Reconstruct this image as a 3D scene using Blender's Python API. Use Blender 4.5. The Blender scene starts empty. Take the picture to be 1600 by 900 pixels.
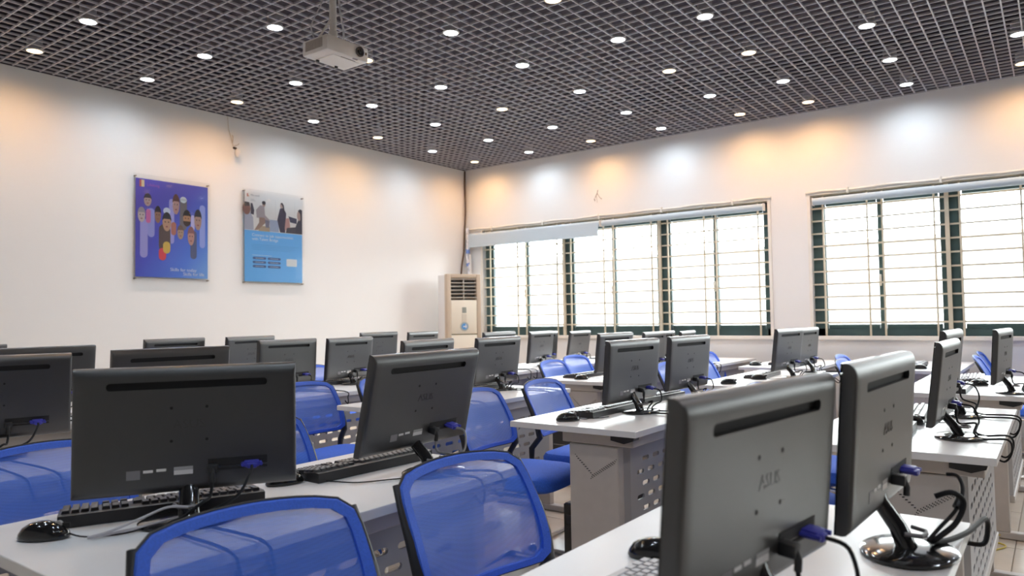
import bpy, bmesh, math, random
from mathutils import Matrix, Vector
random.seed(7)
PI = math.pi
SC = bpy.context.scene
COL = SC.collection

# ------------------------------------------------------------------ camera, sky, exposure
cam_d = bpy.data.cameras.new('camera')
cam = bpy.data.objects.new('camera', cam_d)
COL.objects.link(cam)
CAM = Vector((6.4146, -7.5982, 1.2))
cx_ = Vector((0.80241277, 0.59656589, -0.01558461))
cy_ = Vector((0.03632702, -0.02276190, 0.99908070))
cz_ = -Vector((-0.59566273, 0.80224126, 0.03993590))
M = Matrix.Identity(4)
for i in range(3):
    M[i][0], M[i][1], M[i][2], M[i][3] = cx_[i], cy_[i], cz_[i], CAM[i]
cam.matrix_world = M
cam_d.sensor_width = 36.0
cam_d.lens = 1146.7 / 1600 * 36.0
cam_d.clip_start = 0.05
cam_d.dof.use_dof = True
cam_d.dof.focus_distance = 2.8
cam_d.dof.aperture_fstop = 4.2
SC.camera = cam

w = bpy.data.worlds.new('sky')
SC.world = w
w.use_nodes = True
wb = w.node_tree.nodes['Background']
wb.inputs['Color'].default_value = (0.93, 0.97, 1.0, 1)
wb.inputs['Strength'].default_value = 8.0

SC.view_settings.view_transform = 'Standard'
SC.view_settings.look = 'None'
SC.view_settings.gamma = 1.0
SC.view_settings.use_curve_mapping = False
SC.view_settings.exposure = 1.1
SC.cycles.max_bounces = 7
SC.cycles.diffuse_bounces = 5
SC.cycles.transparent_max_bounces = 16
SC.cycles.sample_clamp_indirect = 6.0
SC.cycles.use_denoising = True
SC.cycles.caustics_reflective = False
SC.cycles.caustics_refractive = False

COOL_W, WARM_W = 13.5, 16.5
COOL = (0.76, 0.88, 1.0)
WARM = (1.0, 0.57, 0.26)

def portal(x0, x1, z0, z1):
    d = bpy.data.lights.new('window_daylight', 'AREA')
    d.shape = 'RECTANGLE'
    d.size, d.size_y = x1 - x0, z1 - z0
    d.cycles.is_portal = True
    o = bpy.data.objects.new('window_daylight', d)
    o.location = ((x0 + x1) / 2, 0.24, (z0 + z1) / 2)
    o.rotation_euler = (-PI / 2, 0, 0)
    COL.objects.link(o)
portal(0.3, 4.06, 0.97, 2.36)
portal(4.48, 8.3, 0.97, 2.36)
portal(8.72, 12.5, 0.97, 2.36)  # portal of the added, unseen window

# ------------------------------------------------------------------ materials
MATS = {}
def mat(name, col, rough=0.5, metal=0.0, noise=None, bump=None, spec=0.5, emit=None, coat=0.0):
    if name in MATS:
        return MATS[name]
    m = bpy.data.materials.new(name)
    m.use_nodes = True
    nt = m.node_tree
    b = nt.nodes['Principled BSDF']
    b.inputs['Base Color'].default_value = (*col, 1)
    b.inputs['Roughness'].default_value = rough
    b.inputs['Metallic'].default_value = metal
    b.inputs['Specular IOR Level'].default_value = spec
    b.inputs['Coat Weight'].default_value = coat
    if emit:
        b.inputs['Emission Color'].default_value = (*emit[0], 1)
        b.inputs['Emission Strength'].default_value = emit[1]
    if noise or bump:
        tc = nt.nodes.new('ShaderNodeTexCoord')
        n = nt.nodes.new('ShaderNodeTexNoise')
        n.inputs['Scale'].default_value = (noise or bump)[0]
        n.inputs['Detail'].default_value = 4
        nt.links.new(tc.outputs['Object'], n.inputs['Vector'])
        if noise:
            r = nt.nodes.new('ShaderNodeValToRGB')
            a = noise[1]
            r.color_ramp.elements[0].position = 0.3
            r.color_ramp.elements[1].position = 0.7
            r.color_ramp.elements[0].color = (*[max(0, c * (1 - a)) for c in col], 1)
            r.color_ramp.elements[1].color = (*[min(1, c * (1 + a)) for c in col], 1)
            nt.links.new(n.outputs['Fac'], r.inputs['Fac'])
            nt.links.new(r.outputs['Color'], b.inputs['Base Color'])
        if bump:
            n2 = nt.nodes.new('ShaderNodeTexNoise')
            n2.inputs['Scale'].default_value = bump[0]
            nt.links.new(tc.outputs['Object'], n2.inputs['Vector'])
            bp = nt.nodes.new('ShaderNodeBump')
            bp.inputs['Strength'].default_value = bump[1]
            bp.inputs['Distance'].default_value = 0.002
            nt.links.new(n2.outputs['Fac'], bp.inputs['Height'])
            nt.links.new(bp.outputs['Normal'], b.inputs['Normal'])
    MATS[name] = m
    return m

WALL = mat('painted_wall', (0.80, 0.78, 0.76), 0.75, noise=(1.3, 0.012), bump=(60, 0.08))
PLENUM = mat('dark_plenum_paint', (0.060, 0.050, 0.066), 0.9)
GRID = mat('grid_paint', (0.47, 0.45, 0.48), 0.55, noise=(3, 0.05))
TILE = mat('beige_tile', (0.62, 0.545, 0.46), 0.16, noise=(5, 0.06))
GROUT = mat('tile_grout', (0.30, 0.24, 0.19), 0.8)
DESK = mat('white_laminate', (0.80, 0.80, 0.805), 0.28, noise=(9, 0.012))
DESKEDGE = mat('laminate_edging', (0.74, 0.72, 0.70), 0.4)
SHEET = mat('grey_sheet_metal', (0.52, 0.48, 0.45), 0.5, noise=(20, 0.03), bump=(300, 0.05))
PANELM = mat('grey_perforated_sheet', (0.36, 0.355, 0.37), 0.45, bump=(300, 0.05))
DARKHOLE = mat('dark_hole', (0.03, 0.03, 0.03), 0.9)
BLACKCAP = mat('black_plastic_cap', (0.02, 0.02, 0.022), 0.45)
SHELL = mat('textured_black_plastic', (0.019, 0.0175, 0.018), 0.38, noise=(40, 0.05), bump=(500, 0.05), spec=1.0, coat=0.35)
SHELL.node_tree.nodes['Principled BSDF'].inputs['Coat Roughness'].default_value = 0.42
SLOT = mat('vent_black', (0.012, 0.011, 0.012), 0.7)
GLOSSB = mat('gloss_black_plastic', (0.012, 0.012, 0.013), 0.12, coat=0.3)
SCREEN = mat('dark_screen', (0.01, 0.01, 0.012), 0.25)
LOGO = mat('logo_dark', (0.030, 0.027, 0.027), 0.30, spec=0.9)
STICKW = mat('white_sticker', (0.75, 0.73, 0.72), 0.5)
STICKG = mat('grey_sticker', (0.22, 0.21, 0.22), 0.5)
VGA = mat('vga_blue_plastic', (0.05, 0.055, 0.42), 0.4)
CABLE = mat('black_cable', (0.012, 0.012, 0.014), 0.55, spec=0.25)
CABLEG = mat('grey_cable', (0.30, 0.29, 0.28), 0.45)
CHROME = mat('chrome_tube', (0.80, 0.78, 0.76), 0.16, 1.0)
SEATF = mat('blue_fabric', (0.042, 0.15, 0.72), 0.8, noise=(180, 0.14), bump=(420, 0.3))
SLEEVE = mat('blue_sleeve', (0.042, 0.14, 0.70), 0.62, noise=(260, 0.12), bump=(420, 0.2))
KEYB = mat('black_keyboard', (0.022, 0.021, 0.023), 0.38)
KEYS = mat('black_keys', (0.035, 0.033, 0.036), 0.32)
KEYGLARE = mat('glare_painted_keys', (0.42, 0.41, 0.43), 0.35)  # black keys with the window glare put into their base colour
GREEN = mat('dark_green_steel', (0.045, 0.085, 0.085), 0.45, noise=(4, 0.15))
GRILLE = mat('cream_grille_paint', (0.62, 0.55, 0.42), 0.5, noise=(8, 0.06))
CREAM = mat('cream_paint', (0.80, 0.75, 0.68), 0.55, noise=(6, 0.05))
BLIND = mat('pale_blue_blind', (0.50, 0.58, 0.64), 0.7, bump=(400, 0.1))
ACF = mat('ac_cream', (0.78, 0.70, 0.58), 0.4)
ACB = mat('ac_beige', (0.52, 0.41, 0.31), 0.45)
ACW = mat('ac_white_side', (0.76, 0.74, 0.73), 0.4)
WHITEP = mat('white_plastic', (0.78, 0.74, 0.69), 0.4)
OUTG = mat('pale_paving', (0.30, 0.30, 0.28), 0.9, noise=(0.7, 0.08))
BRASS = mat('steel_stud', (0.42, 0.36, 0.32), 0.3, 0.9)
YELLOW = mat('yellow_cable', (0.55, 0.42, 0.05), 0.5)
BROWNC = mat('brown_cable', (0.12, 0.075, 0.05), 0.6)
PIPEW = mat('pipe_wrap', (0.62, 0.62, 0.66), 0.6, noise=(30, 0.35))
LENSC = mat('cool_lens', (1, 1, 1), 0.4, emit=((0.80, 0.90, 1.0), 9.0))
LENSW = mat('warm_lens', (1, 1, 1), 0.4, emit=((1.0, 0.66, 0.32), 4.5))
RING = mat('lamp_ring', (0.60, 0.58, 0.56), 0.35)

def mesh_cloth_mat():
    m = bpy.data.materials.new('blue_mesh_weave')
    m.use_nodes = True
    nt = m.node_tree
    b = nt.nodes['Principled BSDF']
    b.inputs['Base Color'].default_value = (0.06, 0.20, 0.85, 1)
    b.inputs['Roughness'].default_value = 0.55
    tr = nt.nodes.new('ShaderNodeBsdfTransparent')
    mx = nt.nodes.new('ShaderNodeMixShader')
    tc = nt.nodes.new('ShaderNodeTexCoord')
    wv = nt.nodes.new('ShaderNodeTexVoronoi')
    wv.inputs['Scale'].default_value = 260
    wv.inputs['Randomness'].default_value = 0.0
    nt.links.new(tc.outputs['Object'], wv.inputs['Vector'])
    mr = nt.nodes.new('ShaderNodeMapRange')
    mr.inputs['From Min'].default_value = 0.15
    mr.inputs['From Max'].default_value = 0.55
    mr.inputs['To Min'].default_value = 0.56
    mr.inputs['To Max'].default_value = 0.70
    nt.links.new(wv.outputs['Distance'], mr.inputs['Value'])
    nt.links.new(mr.outputs['Result'], mx.inputs['Fac'])
    nt.links.new(tr.outputs[0], mx.inputs[1])
    nt.links.new(b.outputs[0], mx.inputs[2])
    nt.links.new(mx.outputs[0], nt.nodes['Material Output'].inputs['Surface'])
    return m
MESHC = mesh_cloth_mat()

def glass_mat(name, tint, fac):
    m = bpy.data.materials.new(name)
    m.use_nodes = True
    nt = m.node_tree
    nt.nodes.remove(nt.nodes['Principled BSDF'])
    tr = nt.nodes.new('ShaderNodeBsdfTransparent')
    tr.inputs['Color'].default_value = (*tint, 1)
    gl = nt.nodes.new('ShaderNodeBsdfGlossy')
    gl.inputs['Roughness'].default_value = 0.02
    lw = nt.nodes.new('ShaderNodeLayerWeight')
    lw.inputs['Blend'].default_value = fac
    mx = nt.nodes.new('ShaderNodeMixShader')
    nt.links.new(lw.outputs['Fresnel'], mx.inputs['Fac'])
    nt.links.new(tr.outputs[0], mx.inputs[1])
    nt.links.new(gl.outputs[0], mx.inputs[2])
    nt.links.new(mx.outputs[0], nt.nodes['Material Output'].inputs['Surface'])
    return m
GLASS = glass_mat('window_glass', (0.97, 0.99, 0.98), 0.2)
ACRYL = glass_mat('acrylic_sheet', (0.995, 0.995, 0.995), 0.12)

# ------------------------------------------------------------------ mesh helpers
class MB:
    def __init__(s):
        s.v, s.f = [], []
    def add(s, vs, fs):
        n = len(s.v)
        s.v += [tuple(p) for p in vs]
        s.f += [tuple(i + n for i in f) for f in fs]
        return s
    def box(s, c, d, rz=0.0, bev=0.0):
        x, y, z = d[0] / 2, d[1] / 2, d[2] / 2
        cs, sn = math.cos(rz), math.sin(rz)
        if bev <= 0:
            P = [(a * x, b * y, e * z) for e in (-1, 1) for b in (-1, 1) for a in (-1, 1)]
            F = [(0, 2, 3, 1), (4, 5, 7, 6), (0, 1, 5, 4), (2, 6, 7, 3), (0, 4, 6, 2), (1, 3, 7, 5)]
        else:
            bm = bmesh.new()
            bmesh.ops.create_cube(bm, size=1.0)
            bmesh.ops.scale(bm, vec=d, verts=bm.verts)
            bmesh.ops.bevel(bm, geom=list(bm.edges), offset=bev, segments=2, affect='EDGES', profile=0.5)
            bm.verts.index_update()
            P = [tuple(v.co) for v in bm.verts]
            F = [tuple(v.index for v in f.verts) for f in bm.faces]
            bm.free()
        return s.add([(c[0] + p[0] * cs - p[1] * sn, c[1] + p[0] * sn + p[1] * cs, c[2] + p[2]) for p in P], F)
    def tube(s, pts, r, n=8, cap=True, flat=1.0):
        pts = [Vector(p) for p in pts]
        rr = r if isinstance(r, (list, tuple)) else [r] * len(pts)
        t0 = (pts[1] - pts[0]).normalized()
        up = Vector((0, 0, 1)) if abs(t0.z) < 0.9 else Vector((1, 0, 0))
        a = t0.cross(up).normalized()
        V, F = [], []
        for i, p in enumerate(pts):
            t = (pts[min(i + 1, len(pts) - 1)] - pts[max(i - 1, 0)])
            t = t.normalized() if t.length > 1e-9 else t0
            a = (a - t * a.dot(t))
            a = a.normalized() if a.length > 1e-6 else t.orthogonal().normalized()
            b = t.cross(a)
            for k in range(n):
                g = 2 * PI * k / n
                V.append(p + a * (math.cos(g) * rr[i]) + b * (math.sin(g) * rr[i] * flat))
        for i in range(len(pts) - 1):
            for k in range(n):
                F.append((i * n + k, i * n + (k + 1) % n, (i + 1) * n + (k + 1) % n, (i + 1) * n + k))
        if cap:
            F.append(tuple(range(n - 1, -1, -1)))
            F.append(tuple((len(pts) - 1) * n + k for k in range(n)))
        return s.add(V, F)
    def lathe(s, prof, c=(0, 0, 0), n=20, sx=1.0, sy=1.0):
        V, F = [], []
        for r, z in prof:
            for k in range(n):
                g = 2 * PI * k / n
                V.append((c[0] + r * sx * math.cos(g), c[1] + r * sy * math.sin(g), c[2] + z))
        for i in range(len(prof) - 1):
            for k in range(n):
                F.append((i * n + k, i * n + (k + 1) % n, (i + 1) * n + (k + 1) % n, (i + 1) * n + k))
        F.append(tuple(range(n - 1, -1, -1)))
        F.append(tuple((len(prof) - 1) * n + k for k in range(n)))
        return s.add(V, F)
    def poly(s, pts, thick):            # pts: planar polygon (list of 3D), thick: vector
        n = len(pts)
        V = [Vector(p) for p in pts] + [Vector(p) + Vector(thick) for p in pts]
        F = [tuple(range(n - 1, -1, -1)), tuple(range(n, 2 * n))]
        F += [(i, (i + 1) % n, n + (i + 1) % n, n + i) for i in range(n)]
        return s.add(V, F)
    def data(s, name, m, smooth=False):
        me = bpy.data.meshes.new(name)
        me.from_pydata([tuple(v) for v in s.v], [], s.f)
        me.update()
        bm = bmesh.new()
        bm.from_mesh(me)
        bmesh.ops.recalc_face_normals(bm, faces=bm.faces)
        bm.to_mesh(me)
        bm.free()
        if smooth:
            me.shade_smooth()
            if smooth != 'full':
                me.set_sharp_from_angle(angle=math.radians(38))
        me.materials.append(m)
        return me

def link(name, data, parent=None, mtx=None, label=None):
    o = bpy.data.objects.new(name, data)
    COL.objects.link(o)
    if parent:
        o.parent = parent
    if mtx is not None:
        o.matrix_local = mtx
    if label:
        o['label'] = label
    return o

def tag(o, label, cat, group=None):
    o['label'] = label
    o['category'] = cat
    if group:
        o['group'] = group
    return o

def struct(o):
    o['kind'] = 'structure'
    return o

def thing(name, label, cat, loc=(0, 0, 0), rz=0.0, group=None):
    o = bpy.data.objects.new(name, None)
    COL.objects.link(o)
    o.matrix_world = Matrix.Translation(loc) @ Matrix.Rotation(rz, 4, 'Z')
    o.empty_display_size = 0.1
    return tag(o, label, cat, group)

def build(proto, root):
    """proto: list of (name, data, local matrix or None, index of parent part or None, label or None)"""
    made = []
    for name, data, mtx, par, lab in proto:
        made.append(link(name, data, root if par is None else made[par], mtx, lab))
    return made

def text(name, body, size, m, parent, mtx, extrude=0.0004, align='CENTER'):
    c = bpy.data.curves.new(name, 'FONT')
    c.body = body
    c.size = size
    c.extrude = extrude
    c.align_x = align
    c.align_y = 'CENTER'
    c.resolution_u = 3
    return link(name, text_mesh(c, name, m), parent, mtx)

def text_mesh(c, name, m):
    o = bpy.data.objects.new('text_tmp', c)
    COL.objects.link(o)
    dg = bpy.context.evaluated_depsgraph_get()
    me = bpy.data.meshes.new_from_object(o.evaluated_get(dg))
    me.name = name
    me.materials.clear()
    me.materials.append(m)
    bpy.data.objects.remove(o)
    bpy.data.curves.remove(c)
    return me

def T(x, y, z):
    return Matrix.Translation((x, y, z))

def smooth_path(ctrl, n=6):
    P = [Vector(p) for p in ctrl]
    out = []
    for i in range(len(P) - 1):
        p0, p1, p2, p3 = P[max(i - 1, 0)], P[i], P[i + 1], P[min(i + 2, len(P) - 1)]
        for k in range(n):
            t = k / n
            out.append(0.5 * ((2 * p1) + (p2 - p0) * t + (2 * p0 - 5 * p1 + 4 * p2 - p3) * t * t + (3 * p1 - p0 - 3 * p2 + p3) * t ** 3))
    out.append(P[-1])
    return out

# ------------------------------------------------------------------ room shell
RX, RY, CZ, SLABZ = 13.0, -10.2, 3.2, 3.75
W1 = (0.30, 4.06)
W2 = (4.48, 8.30)
W3 = (8.72, 12.50)  # unseen extra opening, added for grazing light on the monitor backs
WZ0, WZ1 = 0.97, 2.36
struct(link('wall_left', MB().box((-0.1, RY / 2, CZ / 2), (0.2, -RY + 0.4, CZ)).data('wall_left', WALL)))
struct(link('wall_front', MB().box((RX + 0.1, RY / 2, CZ / 2), (0.2, -RY + 0.4, CZ)).data('wall_front', WALL)))
struct(link('wall_near', MB().box((RX / 2, RY - 0.1, CZ / 2), (RX, 0.2, CZ)).data('wall_near', WALL)))
mb = MB()
mb.box((RX / 2, 0.1, WZ0 / 2), (RX, 0.2, WZ0))
mb.box((RX / 2, 0.1, (WZ1 + CZ) / 2), (RX, 0.2, CZ - WZ1))
for a, b in ((0, W1[0]), (W1[1], W2[0]), (W2[1], W3[0]), (W3[1], RX)):
    mb.box(((a + b) / 2, 0.1, (WZ0 + WZ1) / 2), (b - a, 0.2, WZ1 - WZ0))
wall_right = struct(link('wall_right', mb.data('wall_right', WALL)))
# dark void above the open grid
mb = MB()
mb.box((RX / 2, RY / 2, SLABZ + 0.05), (RX + 0.4, -RY + 0.4, 0.1))
mb.box((-0.1, RY / 2, (CZ + SLABZ) / 2), (0.2, -RY + 0.4, SLABZ - CZ))
mb.box((RX + 0.1, RY / 2, (CZ + SLABZ) / 2), (0.2, -RY + 0.4, SLABZ - CZ))
mb.box((RX / 2, 0.1, (CZ + SLABZ) / 2), (RX, 0.2, SLABZ - CZ))
mb.box((RX / 2, RY - 0.1, (CZ + SLABZ) / 2), (RX, 0.2, SLABZ - CZ))
ceiling = struct(link('ceiling', mb.data('ceiling', PLENUM)))
# open egg-crate grid, one bar per object
CELL = 0.0945
BH, BT = 0.013, 0.0090
ORX, ORY = 0.045, -0.005
bar_y = MB().box((0, 0, BH / 2), (BT, -RY - 0.02, BH)).data('grid_bar_long', GRID)
bar_x = MB().box((0, 0, BH / 2), (RX - 0.02, BT, BH)).data('grid_bar_cross', GRID)
i = 0
while ORX + i * CELL < RX - 0.02:
    link('grid_bar', bar_y, ceiling, T(ORX + i * CELL, RY / 2, CZ))
    i += 1
i = 0
while ORY - i * CELL > RY + 0.02:
    link('grid_bar', bar_x, ceiling, T(RX / 2, ORY - i * CELL, CZ + 0.0006))
    i += 1

# floor with tiles
floor = struct(link('floor', MB().box((RX / 2, RY / 2, -0.06), (RX + 0.4, -RY + 0.4, 0.108)).data('floor', GROUT)))
TS = 0.8
tile_d = MB().box((0, 0, -0.004), (TS - 0.005, TS - 0.005, 0.008)).data('tile', TILE)
for ix in range(17):
    for iy in range(13):
        link('tile', tile_d, floor, T(0.2 + ix * TS, -0.3 - iy * TS, 0))
# skirting
for nm, c, d in (('baseboard_left', (0.006, RY / 2, 0.06), (0.012, -RY, 0.12)), ('baseboard_right', (RX / 2, -0.006, 0.06), (RX, 0.012, 0.12))):
    struct(link(nm, MB().box(c, d).data(nm, CREAM)))
# outside ground
struct(link('ground', MB().box((5, 15.3, -0.3), (60, 30, 0.1)).data('ground', OUTG)))

# pale plastered boundary wall of the yard outside
struct(link('boundary_wall', MB().box((5, 9.0, 1.15), (60, 0.25, 2.9)).box((5, 9.0, 2.64), (60.2, 0.36, 0.08)).data('boundary_wall', mat('weathered_plaster', (0.34, 0.335, 0.32), 0.9, noise=(0.5, 0.12)))))

# ------------------------------------------------------------------ windows
def window(n, x0, x1, bays, loc_label):
    root = struct(bpy.data.objects.new('window_%d' % n, None))
    COL.objects.link(root)
    root['label'] = loc_label
    yf = 0.10
    fw = 0.06
    # outer frame
    mb = MB()
    mb.box(((x0 + x1) / 2, yf, WZ0 + 0.035), (x1 - x0, 0.07, 0.07))
    mb.box(((x0 + x1) / 2, yf, WZ1 - 0.035), (x1 - x0, 0.07, 0.07))
    mb.box((x0 + 0.045, yf, (WZ0 + WZ1) / 2), (0.09, 0.07, WZ1 - WZ0))
    mb.box((x1 - 0.025, yf, (WZ0 + WZ1) / 2), (0.05, 0.07, WZ1 - WZ0))
    link('frame', mb.data('frame', GREEN), root)
    edges = [x0 + 0.09] + bays + [x1 - 0.05]
    for b in bays:
        link('mullion', MB().box((b, yf, (WZ0 + WZ1) / 2), (0.12, 0.08, WZ1 - WZ0 - 0.14)).data('mullion', GREEN), root)
    for k in range(len(edges) - 1):
        a = edges[k] + (0.06 if k > 0 else 0)
        e = edges[k + 1] - (0.06 if k < len(edges) - 2 else 0)
        mid = (a + e) / 2
        for (p, q) in ((a, mid), (mid, e)):
            z0, z1 = WZ0 + 0.07, WZ1 - 0.07
            s = MB()
            s.box((p + 0.012, yf + 0.005, (z0 + z1) / 2), (0.024, 0.045, z1 - z0))
            s.box((q - 0.012, yf + 0.005, (z0 + z1) / 2), (0.024, 0.045, z1 - z0))
            s.box(((p + q) / 2, yf + 0.005, z0 + 0.02), (q - p - 0.064, 0.045, 0.04))
            s.box(((p + q) / 2, yf + 0.005, z1 - 0.02), (q - p - 0.064, 0.045, 0.04))
            so = link('sash', s.data('sash', GREEN), root)
            link('pane', MB().box(((p + q) / 2, yf + 0.005, (z0 + z1) / 2), (q - p - 0.066, 0.004, z1 - z0 - 0.082)).data('pane', GLASS), so)
        h = MB().box((mid - 0.012, yf - 0.035, 1.50), (0.022, 0.02, 0.11), bev=0.004)
        h.box((mid - 0.012, yf - 0.05, 1.53), (0.016, 0.02, 0.03))
        link('latch', h.data('latch', CREAM), root)
        # grille verticals of this bay
        for xv in (a + 0.02, mid - 0.10, mid + 0.03, e - 0.06):
            link('grille_bar', MB().box((xv, 0.02, (WZ0 + WZ1) / 2), (0.016, 0.014, WZ1 - WZ0)).data('grille_bar', GRILLE), root)
    for b in bays:
        link('grille_post', MB().box((b - 0.02, 0.02, (WZ0 + WZ1) / 2), (0.034, 0.026, WZ1 - WZ0)).data('grille_post', GRILLE), root)
    hb = MB().box((0, 0, 0), (x1 - x0, 0.014, 0.016)).data('grille_bar_cross', GRILLE)
    for k in range(11):
        link('grille_bar', hb, root, T((x0 + x1) / 2, 0.034, 1.10 + 0.1254 * k))
    # reveal edge trim, sill
    mb = MB().box(((x0 + x1) / 2, -0.004, WZ0 - 0.018), (x1 - x0 + 0.05, 0.05, 0.036), bev=0.004)
    link('sill', mb.data('sill', CREAM), root)
    mb = MB().box((x0 - 0.015, -0.006, (WZ0 + WZ1) / 2), (0.03, 0.012, WZ1 - WZ0)).box((x1 + 0.015, -0.006, (WZ0 + WZ1) / 2), (0.03, 0.012, WZ1 - WZ0))
    link('side_trim', mb.data('side_trim', CREAM), root)
    return root
window(1, W1[0], W1[1], [1.58, 2.86], 'long barred window with dark green frames beside the air conditioner')
window(2, W2[0], W2[1], [5.665, 6.93], 'long barred window with dark green frames at the right edge')

window(3, W3[0], W3[1], [9.905, 11.17], 'third barred window with dark green frames, right of the picture')  # out of view, added to brighten the monitor backs from the side
# cable conduit above the windows (thin cream trunking)
for nm, a, b, lab in (('cable_conduit', 0.06, 4.10, 'thin cream cable conduit along the top of the window by the air conditioner'), ('cable_conduit', 4.44, 8.34, 'thin cream cable conduit along the top of the right hand window')):
    mb = MB()
    mb.tube([(a + (b - a) * k / 24, -0.014, 2.385 + 0.006 * math.sin(k * 1.7)) for k in range(25)], 0.012, 8)
    mb.tube([(a + (b - a) * k / 24, -0.010, 2.362 + 0.004 * math.sin(k * 2.3 + 1)) for k in range(25)], 0.007, 6)
    o = tag(link(nm, mb.data(nm, CREAM, True)), lab, 'cable conduit')
    for k in range(5):
        link('clip', MB().box((a + (b - a) * (k + 0.5) / 5, -0.016, 2.377), (0.02, 0.032, 0.06), bev=0.003).data('clip', CREAM), o)

def blind(label, x0, x1, drop, group=None):
    root = thing('roller_blind', label, 'blind', ((x0 + x1) / 2, -0.05, 2.29), 0, group)
    L = x1 - x0
    link('roll', MB().tube([(-L / 2, 0, 0), (L / 2, 0, 0)], 0.036, 16).data('roll', BLIND, True), root)
    for s in (-1, 1):
        link('bracket', MB().box((s * (L / 2 + 0.004), 0.01, 0.0), (0.008, 0.07, 0.075)).data('bracket', CREAM), root)
    if drop:
        f = MB().box((0, -0.034, -drop / 2), (L - 0.02, 0.003, drop))
        link('fabric', f.data('fabric', BLIND), root)
        link('bottom_bar', MB().box((0, -0.034, -drop), (L - 0.02, 0.012, 0.014), bev=0.003).data('bottom_bar', BLIND), root)
    return root
blind('pale blue roller blind pulled slightly down over the left window panes', 0.10, 2.12, 0.145)
blind('rolled-up pale blue blind over the right half of the first window', 2.15, 4.03, 0.0)
blind('rolled-up pale blue blind above the window at the right edge', 4.52, 8.28, 0.0)

# wall scuffs and bare wire ends
def wall_mark(parent, strokes, m, axis):
    mb = MB()
    for pts, r in strokes:
        mb.tube(pts, r, 5)
    return link('wire_stub', mb.data('wire_stub', m), parent)
y_ = -0.003
wall_mark(wall_right, [([(2.07, y_, 2.70), (2.06, y_, 2.66), (2.03, y_, 2.61)], 0.003), ([(2.06, y_, 2.66), (2.10, y_, 2.60)], 0.003), ([(2.02, y_, 2.60), (2.03, y_, 2.57)], 0.004), ([(2.11, y_, 2.60), (2.12, y_, 2.585)], 0.005), ([(2.05, y_, 2.63), (2.06, y_, 2.55)], 0.002)], mat('old_wire', (0.35, 0.30, 0.27), 0.7), 1)

# ------------------------------------------------------------------ downlights
LX = [.244, .67, 1.103, 1.537, 1.965, 2.293, 2.708, 3.13]
LY = [-.189, -.584, -1.022, -1.458, -1.885, -2.296, -2.709]
LXm = [v * 2 for v in LX]
LYm = [v * 2 for v in LY]
COOLP = [(0, 1), (0, 3), (0, 5), (1, 0), (1, 1), (1, 2), (1, 3), (1, 4), (1, 5), (1, 6), (2, 1), (2, 3), (2, 5), (3, 0), (3, 1), (3, 2), (3, 3), (3, 4), (4, 1), (4, 3), (5, 1), (5, 3), (6, 0), (6, 1), (6, 2), (7, 1)]
WARMP = [(0, 0), (0, 2), (0, 4), (0, 6), (2, 0), (2, 2), (2, 4), (4, 0), (4, 2), (4, 4), (5, 0), (5, 2), (7, 0)]
ring_d = MB().lathe([(0.046, 0.004), (0.058, 0.004), (0.060, 0.0), (0.056, -0.005), (0.049, -0.006), (0.046, 0.0)], n=24).data('lamp_ring', RING, True)
can_d = MB().lathe([(0.050, 0.004), (0.050, 0.09)], n=20).data('lamp_can', GRID, True)
lensc_d = MB().lathe([(0.048, -0.004), (0.03, -0.0065), (0.001, -0.0075)], n=24).data('lens_cool', LENSC, True)
lensw_d = MB().lathe([(0.048, -0.004), (0.03, -0.0065), (0.001, -0.0075)], n=24).data('lens_warm', LENSW, True)
def spot(x, y, warm):
    d = bpy.data.lights.new('downlight_beam', 'SPOT')
    d.energy = WARM_W if warm else COOL_W
    d.color = WARM if warm else COOL
    d.spot_size = math.radians(172)
    d.spot_blend = 0.95
    d.shadow_soft_size = 0.04
    return d
ORD = ['first', 'second', 'third', 'fourth', 'fifth', 'sixth', 'seventh', 'eighth']
def downlight(x, y, warm, label, group=None):
    root = thing('downlight', label, 'ceiling light', (x, y, CZ), 0, group)
    link('trim_ring', ring_d, root)
    link('lamp_can', can_d, root)
    link('lens', lensw_d if warm else lensc_d, root)
    o = link('downlight_beam', spot(x, y, warm), root, T(0, 0, -0.012))
    return root
for pts, warm in ((COOLP, False), (WARMP, True)):
    for iy in range(7):
        row = sorted([p for p in pts if p[1] == iy])
        for k, (ix, _) in enumerate(row):
            c = 'warm yellow' if warm else 'cool white'
            rowt = 'nearest the windows' if iy == 0 else ('%s from the windows' % ORD[iy])
            downlight(LXm[ix], LYm[iy], warm, '%s ceiling downlight, %s from the poster wall in the row %s' % (c, ORD[k], rowt), ('warm' if warm else 'cool') + ' downlights in the grid ceiling')
# the same pattern goes on over the rest of the room, outside the picture
def far_lamps(xs, ys, where, grp, keep):
    for i_, x in enumerate(xs):
        k = 0
        for j, y in enumerate(ys):
            if keep(i_, j):
                downlight(x, y, (3 * i_ + j) % 5 == 1, 'ceiling downlight %s, %s from the windows in the %s line' % (where, ORD[k], ORD[i_] if i_ < 8 else 'far'), grp)
                k += 1
far_lamps((6.95, 7.8), LYm, 'right of the picture', 'downlights right of the picture', lambda i_, j: (i_ + j) % 2 == 0)
far_lamps((0.49, 2.2, 3.93, 5.4, 7.1), (-6.25, -7.1, -7.95), 'above the picture', 'downlights above the picture', lambda i_, j: j < 2 or (i_ + j) % 2 == 0)

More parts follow.
